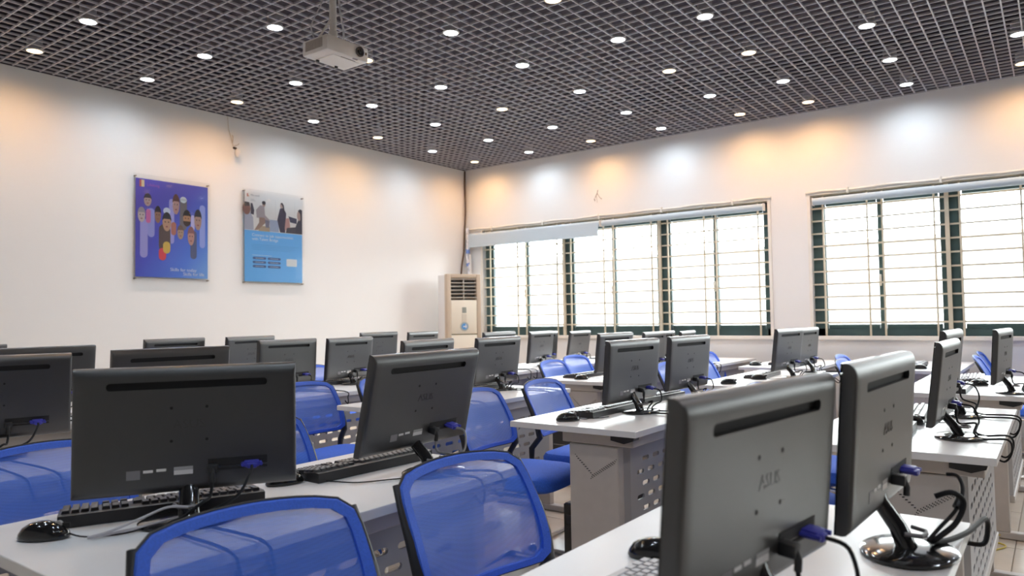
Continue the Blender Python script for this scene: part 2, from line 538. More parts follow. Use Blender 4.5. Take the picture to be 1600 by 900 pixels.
# ------------------------------------------------------------------ posters
def grad_mat(name, stops, scale, axis='diag'):
    m = bpy.data.materials.new(name)
    m.use_nodes = True
    nt = m.node_tree
    b = nt.nodes['Principled BSDF']
    b.inputs['Roughness'].default_value = 0.35
    tc = nt.nodes.new('ShaderNodeTexCoord')
    sp = nt.nodes.new('ShaderNodeSeparateXYZ')
    nt.links.new(tc.outputs['Object'], sp.inputs[0])
    a = nt.nodes.new('ShaderNodeMath'); a.operation = 'MULTIPLY'; a.inputs[1].default_value = scale[0]
    c = nt.nodes.new('ShaderNodeMath'); c.operation = 'MULTIPLY_ADD'; c.inputs[1].default_value = scale[1]
    nt.links.new(sp.outputs['Y'], a.inputs[0])
    nt.links.new(sp.outputs['Z'], c.inputs[0])
    nt.links.new(a.outputs[0], c.inputs[2])
    r = nt.nodes.new('ShaderNodeValToRGB')
    ad = nt.nodes.new('ShaderNodeMath'); ad.operation = 'ADD'; ad.inputs[1].default_value = scale[2]
    nt.links.new(c.outputs[0], ad.inputs[0])
    nt.links.new(ad.outputs[0], r.inputs['Fac'])
    els = r.color_ramp.elements
    els[0].position, els[0].color = stops[0][0], (*stops[0][1], 1)
    els[1].position, els[1].color = stops[-1][0], (*stops[-1][1], 1)
    for p, cc in stops[1:-1]:
        e = els.new(p); e.color = (*cc, 1)
    nt.links.new(r.outputs['Color'], b.inputs['Base Color'])
    return m

def stadium(cy, cz, wy, hz, n=8):
    """vertical capsule outline in the y-z plane"""
    r = wy / 2
    P = []
    for k in range(n + 1):
        g = PI * k / n
        P.append((cy + r * math.cos(g), cz + hz / 2 - r + r * math.sin(g)))
    for k in range(n + 1):
        g = PI + PI * k / n
        P.append((cy + r * math.cos(g), cz - hz / 2 + r + r * math.sin(g)))
    return P
def ellipse(cy, cz, ry, rz, n=16, a0=0.0, a1=2 * PI):
    full = abs(a1 - a0 - 2 * PI) < 1e-6
    return [(cy + ry * math.cos(a0 + (a1 - a0) * k / (n if full else n - 1)), cz + rz * math.sin(a0 + (a1 - a0) * k / (n if full else n - 1))) for k in range(n)]

class Poster:
    def __init__(s, name, label, y0, y1, z0, z1, basemat, py, pz):
        s.root = thing(name, label, 'poster', (0, (y0 + y1) / 2, (z0 + z1) / 2))
        s.W, s.H = y1 - y0, z1 - z0
        s.pw, s.ph = s.W - 2 * py, s.H - 2 * pz
        s.layer = 0
        s.sheet = link('print_sheet', MB().box((0.0205, 0, 0), (0.001, s.pw, s.ph)).data('print_sheet', basemat), s.root)
        link('acrylic_back', MB().box((0.017, 0, 0), (0.004, s.W, s.H)).data('acrylic_back', ACRYL), s.root)
        link('acrylic_front', MB().box((0.0265, 0, 0), (0.003, s.W, s.H)).data('acrylic_front', ACRYL), s.root)
        st = MB().tube([(0.0, 0, 0), (0.033, 0, 0)], 0.007, 12).data('standoff_bolt', BRASS, True)
        for a in (-1, 1):
            for b in (-1, 1):
                link('standoff_bolt', st, s.root, T(0, a * (s.W / 2 - 0.02), b * (s.H / 2 - 0.02)))
    def uv(s, u, v):
        return ((u - 0.5) * s.pw, (0.5 - v) * s.ph)
    def shape(s, name, pts, m):
        """pts in (u, v) print coordinates; flat ink layered on the sheet"""
        s.layer += 1
        x = 0.0210 + 0.00004 * s.layer
        P = [(x, *s.uv(u, v)) for u, v in pts]
        me = bpy.data.meshes.new(name)
        me.from_pydata(P, [], [tuple(range(len(P)))])
        me.materials.append(m)
        return link(name, me, s.sheet)
    def text(s, body, u, v, size, m, align='LEFT'):
        y, z = s.uv(u, v)
        s.layer += 1
        mtx = Matrix.Translation((0.0210 + 0.00004 * s.layer, y, z)) @ Matrix(((0, 0, 1, 0), (1, 0, 0, 0), (0, 1, 0, 0), (0, 0, 0, 1)))
        return text('lettering', body, size, m, s.sheet, mtx, 0.0, align)
def ink(c):
    return mat('ink_%d_%d_%d' % tuple(int(v * 255) for v in c), c, 0.4)

P1 = Poster('wall_poster', 'purple and blue poster with portrait capsules behind clear acrylic on the left wall', -4.474, -3.755, 1.568, 2.503,
            grad_mat('purple_blue_print', [(0.0, (0.15, 0.09, 0.50)), (0.45, (0.09, 0.10, 0.58)), (0.75, (0.10, 0.22, 0.78)), (1.0, (0.22, 0.45, 0.86))], (0.75, -0.55, 0.5)), 0.022, 0.036)
def px1(x, y):
    u = (x - 213) / 421.0
    top = 163 + 0.119 * (x - 213)
    bot = 742 + 0.034 * (x - 213)
    return u, (y - top) / (bot - top)
def caps1(x0, x1, y0, y1, c, name='print_capsule', n=8):
    u0, v0 = px1(x0, y0); u1, v1 = px1(x1, y1)
    um, vm = (u0 + u1) / 2, (v0 + v1) / 2
    asp = P1.pw / P1.ph
    P = [(um + (p[0] - um), p[1]) for p in [(q[0], q[1]) for q in stadium(um, 0, u1 - u0, (v1 - v0) / asp, n)]]
    P1.shape(name, [(u, vm + (v) * asp) for u, v in P], ink(c))
def face1(x0, x1, y0, y1, skin, hair, beard=False):
    asp = P1.pw / P1.ph
    u0, v0 = px1(x0, y0); u1, v1 = px1(x1, y1)
    um, vm, ru, rv = (u0 + u1) / 2, (v0 + v1) / 2, (u1 - u0) / 2, (v1 - v0) / 2
    P1.shape('print_portrait', ellipse(um, vm, ru, rv, 18), ink(skin))
    P1.shape('print_hair', [(um + ru * 1.05 * math.cos(a), vm - rv * 0.15 - rv * 0.95 * math.sin(a)) for a in [PI * k / 12 for k in range(13)]] + [(um - ru * 0.7, vm - rv * 0.35), (um + ru * 0.7, vm - rv * 0.35)], ink(hair))
    for s_ in (-1, 1):
        P1.shape('print_eye', ellipse(um + s_ * ru * 0.38, vm - rv * 0.02, ru * 0.16, rv * 0.07, 8), ink((0.05, 0.03, 0.03)))
    P1.shape('print_mouth', ellipse(um, vm + rv * 0.5, ru * 0.3, rv * 0.08, 8), ink((0.35, 0.10, 0.10)))
    if beard:
        P1.shape('print_beard', [(um + ru * math.cos(a), vm + rv * 0.35 - rv * 0.65 * math.sin(a)) for a in [PI + PI * k / 10 for k in range(11)]], ink((0.06, 0.03, 0.02)))
LAV, DRK = (0.42, 0.38, 0.78), (0.10, 0.11, 0.22)
caps1(238, 280, 400, 633, LAV); caps1(280, 318, 340, 513, (0.36, 0.36, 0.76)); caps1(400, 430, 283, 550, LAV)
caps1(583, 618, 318, 575, (0.36, 0.42, 0.86)); caps1(527, 565, 470, 640, DRK); caps1(463, 505, 270, 470, (0.20, 0.17, 0.18))
caps1(463, 505, 268, 310, (0.78, 0.85, 0.90)); caps1(366, 408, 334, 380, (0.72, 0.75, 0.88)); caps1(530, 552, 378, 470, (0.62, 0.56, 0.86))
caps1(342, 408, 430, 600, (0.13, 0.08, 0.07)); caps1(342, 384, 572, 648, (0.80, 0.07, 0.09)); caps1(366, 408, 535, 608, (0.80, 0.52, 0.10))
caps1(270, 296, 345, 430, (0.72, 0.18, 0.42)); caps1(412, 442, 420, 500, (0.55, 0.20, 0.14))
face1(258, 300, 255, 332, (0.55, 0.36, 0.33), (0.06, 0.04, 0.06)); face1(225, 266, 336, 425, (0.66, 0.52, 0.50), (0.40, 0.34, 0.38))
face1(318, 354, 330, 430, (0.36, 0.18, 0.12), (0.03, 0.02, 0.03)); face1(420, 460, 258, 378, (0.56, 0.32, 0.28), (0.16, 0.06, 0.05))
face1(362, 412, 366, 478, (0.60, 0.34, 0.22), (0.025, 0.02, 0.03)); face1(482, 528, 350, 448, (0.52, 0.26, 0.13), (0.03, 0.02, 0.02), True)
face1(550, 594, 348, 470, (0.50, 0.30, 0.24), (0.04, 0.03, 0.04)); face1(448, 486, 440, 524, (0.50, 0.32, 0.22), (0.20, 0.12, 0.09))
face1(510, 550, 450, 560, (0.60, 0.30, 0.24), (0.30, 0.12, 0.12))
u0, v0 = px1(233, 173); u1, v1 = px1(260, 217)
P1.shape('print_logo', [(u0, v0), (u0 + (u1 - u0) * 0.4, v0), (u0 + (u1 - u0) * 0.4, v1), (u0, v1)], ink((0.62, 0.12, 0.08)))
P1.shape('print_logo', [(u0 + (u1 - u0) * 0.4, v0), (u1, v0), (u1, v1), (u0 + (u1 - u0) * 0.4, v1)], ink((0.85, 0.62, 0.35)))
P1.text('Lifelong', 0.145, 0.057, 0.036, ink((0.42, 0.12, 0.48)))
P1.text('Skills for today', 0.46, 0.915, 0.042, ink((0.82, 0.86, 0.95)))
P1.text('Skills for life', 0.64, 0.958, 0.042, ink((0.82, 0.86, 0.95)))

P2 = Poster('wall_poster', 'poster with meeting photograph over bright blue text panel, nearer the corner', -3.412, -2.677, 1.566, 2.512,
            mat('poster_sky_blue', (0.14, 0.47, 0.93), 0.35), 0.024, 0.030)
def R2(u0, u1, v0, v1, c, name='print_block'):
    P2.shape(name, [(u0, v0), (u1, v0), (u1, v1), (u0, v1)], ink(c))
R2(0, 1, 0, 0.425, (0.80, 0.77, 0.75), 'print_photo')
for k in range(4):
    R2(0.35 + 0.17 * k, 0.355 + 0.17 * k, 0.05, 0.30, (0.66, 0.64, 0.63), 'print_photo')
R2(0.42, 0.58, 0.285, 0.42, (0.36, 0.42, 0.58), 'print_photo')
R2(0.23, 0.42, 0.365, 0.425, (0.45, 0.34, 0.24), 'print_photo')
def pers(pts, c):
    P2.shape('print_figure', pts, ink(c))
# seated man, standing woman, two onlookers (flat print)
pers([(0.20, 0.28), (0.19, 0.19), (0.26, 0.13), (0.33, 0.14), (0.34, 0.24), (0.42, 0.29), (0.39, 0.31), (0.28, 0.27)], (0.40, 0.34, 0.36))
pers([(0.24, 0.27), (0.33, 0.27), (0.36, 0.32), (0.22, 0.415), (0.16, 0.42), (0.24, 0.33)], (0.34, 0.22, 0.18))
pers([(0.34, 0.29), (0.42, 0.30), (0.41, 0.38), (0.35, 0.38)], (0.20, 0.19, 0.26))
pers(ellipse(0.32, 0.115, 0.028, 0.030, 14), (0.42, 0.28, 0.24)); pers(ellipse(0.32, 0.100, 0.032, 0.022, 14), (0.05, 0.04, 0.05))
pers([(0.60, 0.14), (0.66, 0.13), (0.71, 0.19), (0.70, 0.30), (0.69, 0.42), (0.60, 0.42), (0.55, 0.28), (0.57, 0.22)], (0.06, 0.05, 0.09))
pers(ellipse(0.625, 0.105, 0.024, 0.034, 14), (0.45, 0.30, 0.27)); pers([(0.61, 0.08), (0.64, 0.07), (0.67, 0.10), (0.68, 0.19), (0.655, 0.19), (0.645, 0.11)], (0.04, 0.03, 0.04))
pers([(0.0, 0.23), (0.09, 0.22), (0.14, 0.28), (0.15, 0.42), (0, 0.42)], (0.45, 0.45, 0.54))
pers(ellipse(0.035, 0.185, 0.065, 0.07, 14), (0.30, 0.14, 0.11)); pers([(0, 0.11), (0.08, 0.115), (0.09, 0.15), (0, 0.165)], (0.05, 0.04, 0.05))
pers([(0.10, 0.12), (0.13, 0.12), (0.16, 0.20), (0.15, 0.25), (0.10, 0.24)], (0.07, 0.06, 0.09))
pers([(0.75, 0.22), (0.90, 0.24), (0.90, 0.30), (0.78, 0.29)], (0.06, 0.06, 0.11))
pers([(0.70, 0.25), (0.76, 0.24), (0.78, 0.34), (0.74, 0.40), (0.68, 0.38)], (0.55, 0.30, 0.28))
pers([(0.86, 0.42), (0.88, 0.33), (0.93, 0.25), (1, 0.24), (1, 0.42)], (0.06, 0.055, 0.08))
pers(ellipse(0.945, 0.20, 0.04, 0.06, 14), (0.50, 0.33, 0.28)); pers([(0.92, 0.14), (0.96, 0.12), (1, 0.13), (1, 0.27), (0.97, 0.26), (0.965, 0.18)], (0.05, 0.04, 0.05))
pers([(0.72, 0.36), (0.88, 0.34), (0.88, 0.42), (0.70, 0.42)], (0.08, 0.07, 0.09))
WI = ink((0.72, 0.83, 0.95))
P2.text('Microsoft', 0.10, 0.030, 0.026, ink((0.30, 0.28, 0.30)))
P2.text('Connect to job opportunities', 0.12, 0.475, 0.041, WI)
P2.text('with Talent Bridge', 0.12, 0.520, 0.041, WI)
u_ = 0.04
P2.shape('print_logo', [(u_, 0.015), (u_ + 0.018, 0.015), (u_ + 0.018, 0.05), (u_, 0.05)], ink((0.60, 0.20, 0.14)))
P2.shape('print_logo', [(u_ + 0.018, 0.035), (u_ + 0.035, 0.035), (u_ + 0.035, 0.05), (u_ + 0.018, 0.05)], ink((0.70, 0.45, 0.30)))
R2(0.10, 0.16, 0.075, 0.080, (0.5, 0.48, 0.48), 'print_line'); R2(0.10, 0.18, 0.088, 0.093, (0.5, 0.48, 0.48), 'print_line')
for k, e in enumerate((0.93, 0.88, 0.85, 0.80)):
    R2(0.12, e, 0.582 + 0.018 * k, 0.5845 + 0.018 * k, (0.07, 0.26, 0.62), 'print_line')
R2(0.12, 0.45, 0.70, 0.704, (0.6, 0.78, 0.92), 'print_line')
asp2 = P2.pw / P2.ph
for cidx in range(2):
    for r_ in range(3):
        uc, vc = 0.245 + 0.25 * cidx, 0.735 + 0.046 * r_
        pts = []
        for k in range(7):
            g = -PI / 2 + PI * k / 6
            pts.append((uc + 0.095 + 0.018 * math.cos(g), vc + 0.018 * asp2 * math.sin(g)))
        for k in range(7):
            g = PI / 2 + PI * k / 6
            pts.append((uc - 0.095 + 0.018 * math.cos(g), vc + 0.018 * asp2 * math.sin(g)))
        P2.shape('print_pill', pts, ink((0.06, 0.12, 0.32)))
        R2(uc - 0.07, uc + 0.07, vc - 0.002, vc + 0.002, (0.55, 0.65, 0.80), 'print_line')
pts = []
for (a, b, g0) in ((0.885, 0.80, 0), (0.725, 0.80, PI / 2), (0.725, 0.735, PI), (0.885, 0.735, 1.5 * PI)):
    for k in range(4):
        g = g0 + PI / 2 * k / 3
        pts.append((a + 0.014 * math.cos(g), b + 0.014 * asp2 * math.sin(g)))
P2.shape('print_card', pts, ink((0.82, 0.84, 0.86)))

# ------------------------------------------------------------------ alarm sensor on the left wall
sn = thing('motion_sensor', 'small white motion sensor with dark socket high on the poster wall', 'sensor', (0.0, -3.49, 2.88))
link('arm', MB().tube([(0, 0, 0.02), (0.03, 0, 0.01), (0.05, 0, -0.01)], 0.012, 10).data('arm', mat('dark_socket', (0.06, 0.04, 0.035), 0.5), True), sn)
link('head', MB().lathe([(0.012, 0.02), (0.026, 0.005), (0.032, -0.02), (0.028, -0.045), (0.012, -0.06)], (0.06, 0.004, -0.02), 16).data('head', ACW, True), sn)
link('wire', MB().tube(smooth_path([(0.005, -0.01, 0.03), (0.006, -0.03, 0.10), (0.005, -0.06, 0.20), (0.004, -0.07, 0.32)]), 0.003, 6).tube(smooth_path([(0.006, -0.02, 0.06), (0.015, -0.02, 0.12), (0.01, -0.025, 0.14)]), 0.005, 6).tube(smooth_path([(0.006, 0.0, 0.04), (0.012, 0.03, 0.05), (0.01, 0.05, 0.07)]), 0.004, 6).data('wire', mat('cream_wire', (0.55, 0.47, 0.38), 0.6)), sn)

# ------------------------------------------------------------------ projector
pj = thing('ceiling_projector', 'white projector hanging from the ceiling on a pole', 'projector', (3.02, -4.75, 2.745))
PD, PW_, PH = 0.225, 0.315, 0.092
link('body', MB().box((0, 0, 0.04 + PH / 2 - 0.04), (PD, PW_, PH), bev=0.012).data('body', WHITEP, True), pj)
mb = MB()
for k in range(17):
    mb.box((-0.075 + k * 0.009, -PW_ / 2 - 0.0008, 0.05), (0.0045, 0.003, 0.055))
link('vent_grille', mb.data('vent_grille', mat('projector_vent', (0.45, 0.40, 0.36), 0.6)), pj)
lz = MB()
lz.lathe([(0.030, 0.0), (0.030, 0.012), (0.024, 0.014), (0.022, 0.004), (0.002, 0.002)], n=24)
lm = Matrix.Translation((PD / 2 - 0.002, 0.085, 0.048)) @ Matrix.Rotation(PI / 2, 4, 'Y')
link('lens', lz.data('lens', mat('projector_lens', (0.10, 0.085, 0.08), 0.25), True), pj, lm)
link('lens_glass', MB().lathe([(0.016, 0.0), (0.012, 0.004), (0.001, 0.006)], n=18).data('lens_glass', GLOSSB, True), pj, lm @ T(0, 0, 0.003))
link('sensor_window', MB().box((PD / 2, 0.135, 0.05), (0.003, 0.012, 0.016)).data('sensor_window', GLOSSB), pj)
link('bottom_panel', MB().box((0.0, 0.02, -0.001), (0.14, 0.20, 0.003), bev=0.001).data('bottom_panel', WHITEP), pj)
link('bottom_seam', MB().box((0.075, 0.03, -0.001), (0.003, 0.11, 0.003)).box((PD / 2 - 0.012, 0.06, 0.0), (0.012, 0.035, 0.004)).data('bottom_seam', mat('projector_seam', (0.35, 0.31, 0.28), 0.6)), pj)
for a in (-0.07, 0.07):
    link('foot', MB().lathe([(0.009, -0.012), (0.011, 0.0)], (-0.08, a, 0), 12).data('foot', BLACKCAP), pj)
link('pole', MB().tube([(0, -0.02, PH + 0.02), (0, -0.02, 0.98)], 0.021, 16).box((0, -0.02, PH + 0.012), (0.10, 0.10, 0.024), bev=0.004).box((0.021, -0.02, PH + 0.10), (0.004, 0.012, 0.045)).data('pole', WHITEP, True), pj)
link('pole_collar', MB().tube([(0, -0.02, PH + 0.02), (0, -0.02, PH + 0.075)], 0.027, 16).data('pole_collar', WHITEP, True), pj)
link('brace', MB().tube([(-0.03, -0.12, PH - 0.01), (0.0, -0.04, PH + 0.14)], 0.006, 8).data('brace', WHITEP), pj)
link('power_cable', MB().tube(smooth_path([(-0.02, 0.07, PH), (-0.01, 0.07, PH + 0.1), (0.0, 0.03, PH + 0.25), (0.0, 0.012, PH + 0.5), (0, 0.01, 0.9)]), 0.006, 8).data('power_cable', mat('pale_cable', (0.5, 0.48, 0.5), 0.5), True), pj)
link('signal_cable', MB().tube(smooth_path([(-0.10, -0.02, PH * 0.7), (-0.10, -0.10, PH + 0.1), (-0.03, -0.07, PH + 0.26), (0.0, -0.046, PH + 0.5), (0, -0.046, 0.9)]), 0.004, 8).data('signal_cable', mat('pale_cable', (0.5, 0.48, 0.5), 0.5), True), pj)

# ------------------------------------------------------------------ air conditioner in the corner
acd = Vector((0.66 - 0.37, -0.39 + 0.76, 0)).normalized()
ac = thing('floor_air_conditioner', 'tall cream floor-standing air conditioner with dark louvres in the corner', 'air conditioner', (0.475, -0.605, 0.0), math.radians(65))
AW, AD, AH = 0.47, 0.30, 1.75       # local: width along X, front towards -Y, origin at front foot
link('side_cabinet', MB().box((0, AD / 2 + 0.03, AH / 2), (AW - 0.02, AD - 0.06, AH - 0.01), bev=0.008).data('side_cabinet', ACW, True), ac)
mb = MB()
for s_ in (-1, 1):
    mb.box((s_ * (AW / 2 - 0.03), 0.035, AH / 2), (0.06, 0.08, AH), bev=0.01)
mb.box((0, 0.035, AH - 0.025), (AW - 0.121, 0.07, 0.05), bev=0.006)
link('front_frame', mb.data('front_frame', ACB, True), ac)
LW_ = AW - 0.12
link('lower_panel', MB().box((0, 0.02, 0.50), (LW_, 0.04, 0.98), bev=0.004).data('lower_panel', ACF, True), ac)
link('upper_panel', MB().box((0, 0.02, 1.215), (LW_, 0.04, 0.42), bev=0.004).data('upper_panel', ACF, True), ac)
link('louvre_box', MB().box((0, 0.06, 1.562), (LW_, 0.01, 0.27)).data('louvre_box', SLOT), ac)
lv = MB().box((0, 0, 0), (LW_, 0.045, 0.010), bev=0.002).data('louvre', mat('louvre_grey', (0.42, 0.37, 0.32), 0.5))
for k in range(6):
    link('louvre', lv, ac, Matrix.Translation((0, 0.026, 1.452 + k * 0.046)) @ Matrix.Rotation(math.radians(-20), 4, 'X'))
link('louvre_divider', MB().box((0, 0.02, 1.562), (0.012, 0.03, 0.265)).data('louvre_divider', MATS['louvre_grey']), ac)
link('display', MB().box((0, -0.002, 1.30), (0.055, 0.006, 0.07), bev=0.002).data('display', mat('display_grey', (0.30, 0.31, 0.28), 0.3)), ac)
link('button_strip', MB().box((0, -0.001, 1.20), (0.06, 0.004, 0.10)).data('button_strip', mat('button_strip', (0.66, 0.58, 0.47), 0.4)), ac)
rb = Matrix.Translation((0, -0.001, 1.095)) @ Matrix.Rotation(PI / 2, 4, 'X')
b_ = link('round_badge', MB().lathe([(0.058, 0.0), (0.058, 0.003), (0.05, 0.004)], n=24).data('round_badge', mat('badge_grey', (0.40, 0.42, 0.40), 0.4)), ac, rb)
link('badge_print', MB().lathe([(0.040, 0.0041), (0.040, 0.0048)], n=24).data('badge_print', mat('badge_blue', (0.10, 0.30, 0.62), 0.4)), b_)
link('badge_mark', MB().box((0.006, 0.0, 0.0052), (0.05, 0.012, 0.001)).box((0.018, 0.004, 0.0052), (0.012, 0.045, 0.001)).data('badge_mark', STICKW), b_)
link('panel_gap', MB().box((0, 0.018, 0.9975), (LW_, 0.02, 0.012)).data('panel_gap', mat('gap_olive', (0.30, 0.27, 0.18), 0.6)), ac)

# pipes and cables in the corner
pc = thing('corner_pipes', 'wrapped refrigerant pipes running down the corner behind the air conditioner', 'pipe', (0.09, -0.07, 0))
link('wrapped_pipe', MB().tube(smooth_path([(0, 0, 2.40), (0.015, -0.005, 2.2), (0.0, 0, 2.0), (0.03, -0.005, 1.85), (0.02, 0, 1.6), (0.02, 0, 0.3)]), 0.024, 10).data('wrapped_pipe', PIPEW, True), pc)
link('drain_pipe', MB().tube(smooth_path([(0.05, -0.01, 2.05), (0.055, -0.005, 1.8), (0.05, 0, 0.3)]), 0.012, 8).data('drain_pipe', ACW, True), pc)
link('blue_tape', MB().tube([(0.005, -0.001, 2.12), (0.012, -0.002, 2.06)], 0.027, 10).tube([(0.012, -0.002, 1.93), (0.022, -0.003, 1.89)], 0.027, 10).data('blue_tape', mat('blue_tape', (0.16, 0.26, 0.62), 0.5)), pc)
o = link('corner_cable', MB().tube(smooth_path([(0.012, -0.012, 3.19), (0.02, -0.025, 3.0), (0.03, -0.03, 2.7), (0.02, -0.035, 2.4), (0.02, -0.06, 2.1), (0.015, -0.10, 1.9), (0.015, -0.14, 1.6)]), 0.011, 8).data('corner_cable', BROWNC, True))
tag(o, 'dark brown cable hanging down the room corner from the ceiling', 'cable')

# ------------------------------------------------------------------ desks
FRONT = {1: 6.25, 2: 5.09, 3: 3.95, 4: 2.82, 5: 1.66}
DEPTH = 0.605
def slotted_panel(L, z0, z1):
    """sheet in the y-z plane (x = 0 .. -0.012) with rows of real slots"""
    mb = MB()
    rows = 9
    rh = (z1 - z0) / rows
    p = 0.098
    sw, sh = 0.064, 0.019
    n = 4
    ncell = int((L - 0.08) // p)
    for r in range(rows):
        za, zb = z0 + r * rh, z0 + (r + 1) * rh
        zc = (za + zb) / 2
        if r == rows - 1:
            mb.add([(0, 0, za), (0, L, za), (0, L, zb), (0, 0, zb)], [(0, 1, 2, 3)])
            continue
        st = 0.04 + (0.049 if r % 2 else 0.0)
        nc = ncell - (1 if r % 2 else 0)
        en = st + nc * p
        mb.add([(0, 0, za), (0, st, za), (0, st, zb), (0, 0, zb)], [(0, 1, 2, 3)])
        mb.add([(0, en, za), (0, L, za), (0, L, zb), (0, en, zb)], [(0, 1, 2, 3)])
        for c in range(nc):
            y0 = st + c * p
            y1 = y0 + p
            yc = (y0 + y1) / 2
            hole = []
            rr = sh / 2
            for k in range(n + 1):
                g = -PI / 2 + PI * k / n
                hole.append((yc + sw / 2 - rr + rr * math.cos(g), zc + rr * math.sin(g)))
            for k in range(n + 1):
                g = PI / 2 + PI * k / n
                hole.append((yc - sw / 2 + rr + rr * math.cos(g), zc + rr * math.sin(g)))
            m = len(hole)
            h = n + 1
            out = [(y1, za), (y1, zb), (y0, zb), (y0, za)]
            V = [(0, a, b) for a, b in hole] + [(0, a, b) for a, b in out] + [(-0.008, a, b) for a, b in hole]
            F = [tuple(list(range(0, h)) [::-1] + [m + 0, m + 1])] if False else []
            # right, top, left, bottom pieces
            F.append(tuple([m + 0, m + 1] + list(range(h - 1, -1, -1))))
            F.append((m + 1, m + 2, h, h - 1))
            F.append(tuple([m + 2, m + 3] + list(range(m - 1, h - 1, -1))))
            F.append((m + 3, m + 0, 0, m - 1))
            for k in range(m):
                F.append((k, (k + 1) % m, m + 4 + (k + 1) % m, m + 4 + k))
            mb.add(V, F)
    return mb
DESKPROTO = {}
def desk_proto(L):
    if L in DESKPROTO:
        return DESKPROTO[L]
    P = []
    # local frame: origin on the floor below the front near corner; X towards the class front (x<=0 is desk), Y along desk
    P.append(('desktop', MB().box((-DEPTH / 2, L / 2, 0.7375), (DEPTH, L, 0.025), bev=0.002).data('desktop', DESK), None, None, None))
    P.append(('apron_beam', MB().box((-0.20, L / 2, 0.7), (0.33, L - 0.09, 0.045), bev=0.004).data('apron_beam', SHEET), None, None, None))
    cap = MB().poly([(-0.045, 0, 0.724), (-0.05, 0, 0.706), (-0.09, 0, 0.692), (-0.15, 0, 0.702), (-0.15, 0, 0.724)], (0, 0.05, 0)).data('end_cap', BLACKCAP)
    P.append(('end_cap', cap, T(0.02, 0.035, 0), None, 'black plastic end cap'))
    P.append(('end_cap', cap, T(0.02, L - 0.085, 0), None, 'black plastic end cap'))
    leg = MB().box((-0.22, 0.025, 0.355), (0.23, 0.05, 0.64), bev=0.006).data('leg_panel', SHEET)
    perf = MB()
    for k in range(9):
        for j in range(3):
            perf.box((-0.305 + k * 0.0085 + j * 0.006, -0.0006, 0.62 - k * 0.0075 - 0.008 * j + 0.008), (0.003, 0.0016, 0.003))
    for k in range(14):
        for j in range(3):
            perf.box((-0.232 + k * 0.0085 + j * 0.004, -0.0006, 0.545 + k * 0.0055 + 0.008 * (j - 1)), (0.003, 0.0016, 0.003))
    perf = perf.data('perforation', DARKHOLE)
    foot = MB().box((-0.25, 0.025, 0.02), (0.56, 0.055, 0.035), bev=0.006).data('foot', SHEET)
    for y, flip in ((0.05, 1), (L - 0.05, -1)):
        m = T(0, y, 0) @ Matrix.Scale(flip, 4, (0, 1, 0)) if flip < 0 else T(0, y, 0)
        i0 = len(P)
        P.append(('leg_panel', leg, T(0, y if flip > 0 else y - 0.05, 0), None, None))
        pm = T(0, 0, 0) if flip > 0 else T(0, 0.05, 0)
        P.append(('perforation', perf, pm, i0, None))
        P.append(('foot', foot, T(0, y if flip > 0 else y - 0.05, 0), None, None))
    P.append(('modesty_panel', slotted_panel(L - 0.24, 0.22, 0.68).data('modesty_panel', PANELM), T(-0.088, 0.12, 0), None, 'grey perforated front panel'))
    for ya, yb in ((0.095, 0.12), (L - 0.095, L - 0.12)):
        br = MB().poly([(-0.105, ya, 0.22), (-0.088, yb, 0.22), (-0.088, yb, 0.68), (-0.105, ya, 0.68)], (-0.006, 0.0, 0))
        P.append(('panel_flange', br.data('panel_flange', PANELM), None, None, None))
    P.append(('stretcher', MB().box((-0.095, L / 2, 0.200), (0.028, L - 0.2, 0.036), bev=0.004).data('stretcher', SHEET), None, None, None))
    DESKPROTO[L] = P
    return P
COLN = {'A': 'block nearest the camera', 'B': 'third block from the windows', 'C': 'second block from the windows', 'D': 'block beside the windows'}
ROWN = {1: 'front', 2: 'second', 3: 'third', 4: 'fourth', 5: 'back'}
DY0 = {'A': -7.05, 'B': -5.03, 'C': -3.10, 'D': -1.38}
DL = {'A': 1.35, 'B': 1.35, 'C': 1.40, 'D': 1.22}
DESKS = {}
SKIP_DESK = {('D', 5)}
for c in 'ABCD':
    for r in range(1, 6):
        if (c, r) in SKIP_DESK:
            continue
        y0, L = DY0[c], DL[c]
        fx = FRONT[r]
        if (c, r) == ('A', 1): y0 = -7.11
        if (c, r) == ('A', 2): y0, L = -7.03, 1.25
        if (c, r) == ('B', 1): y0, L = -4.93, 1.35
        if (c, r) == ('C', 1): y0, fx = -3.00, 6.28
        if (c, r) == ('C', 3): y0 = -3.22
        if (c, r) == ('D', 1): y0, fx = -1.30, 5.82
        if (c, r) == ('D', 2): y0, fx = -1.42, 4.82
        if (c, r) == ('D', 4): y0, L = -1.66, 1.35
        t = thing('computer_desk', 'white two-seat computer desk in the %s row, %s' % (ROWN[r], COLN[c]), 'desk', (fx, y0, 0), 0, 'white computer desks')
        build(desk_proto(L), t)
        DESKS[(c, r)] = (fx, y0, L)

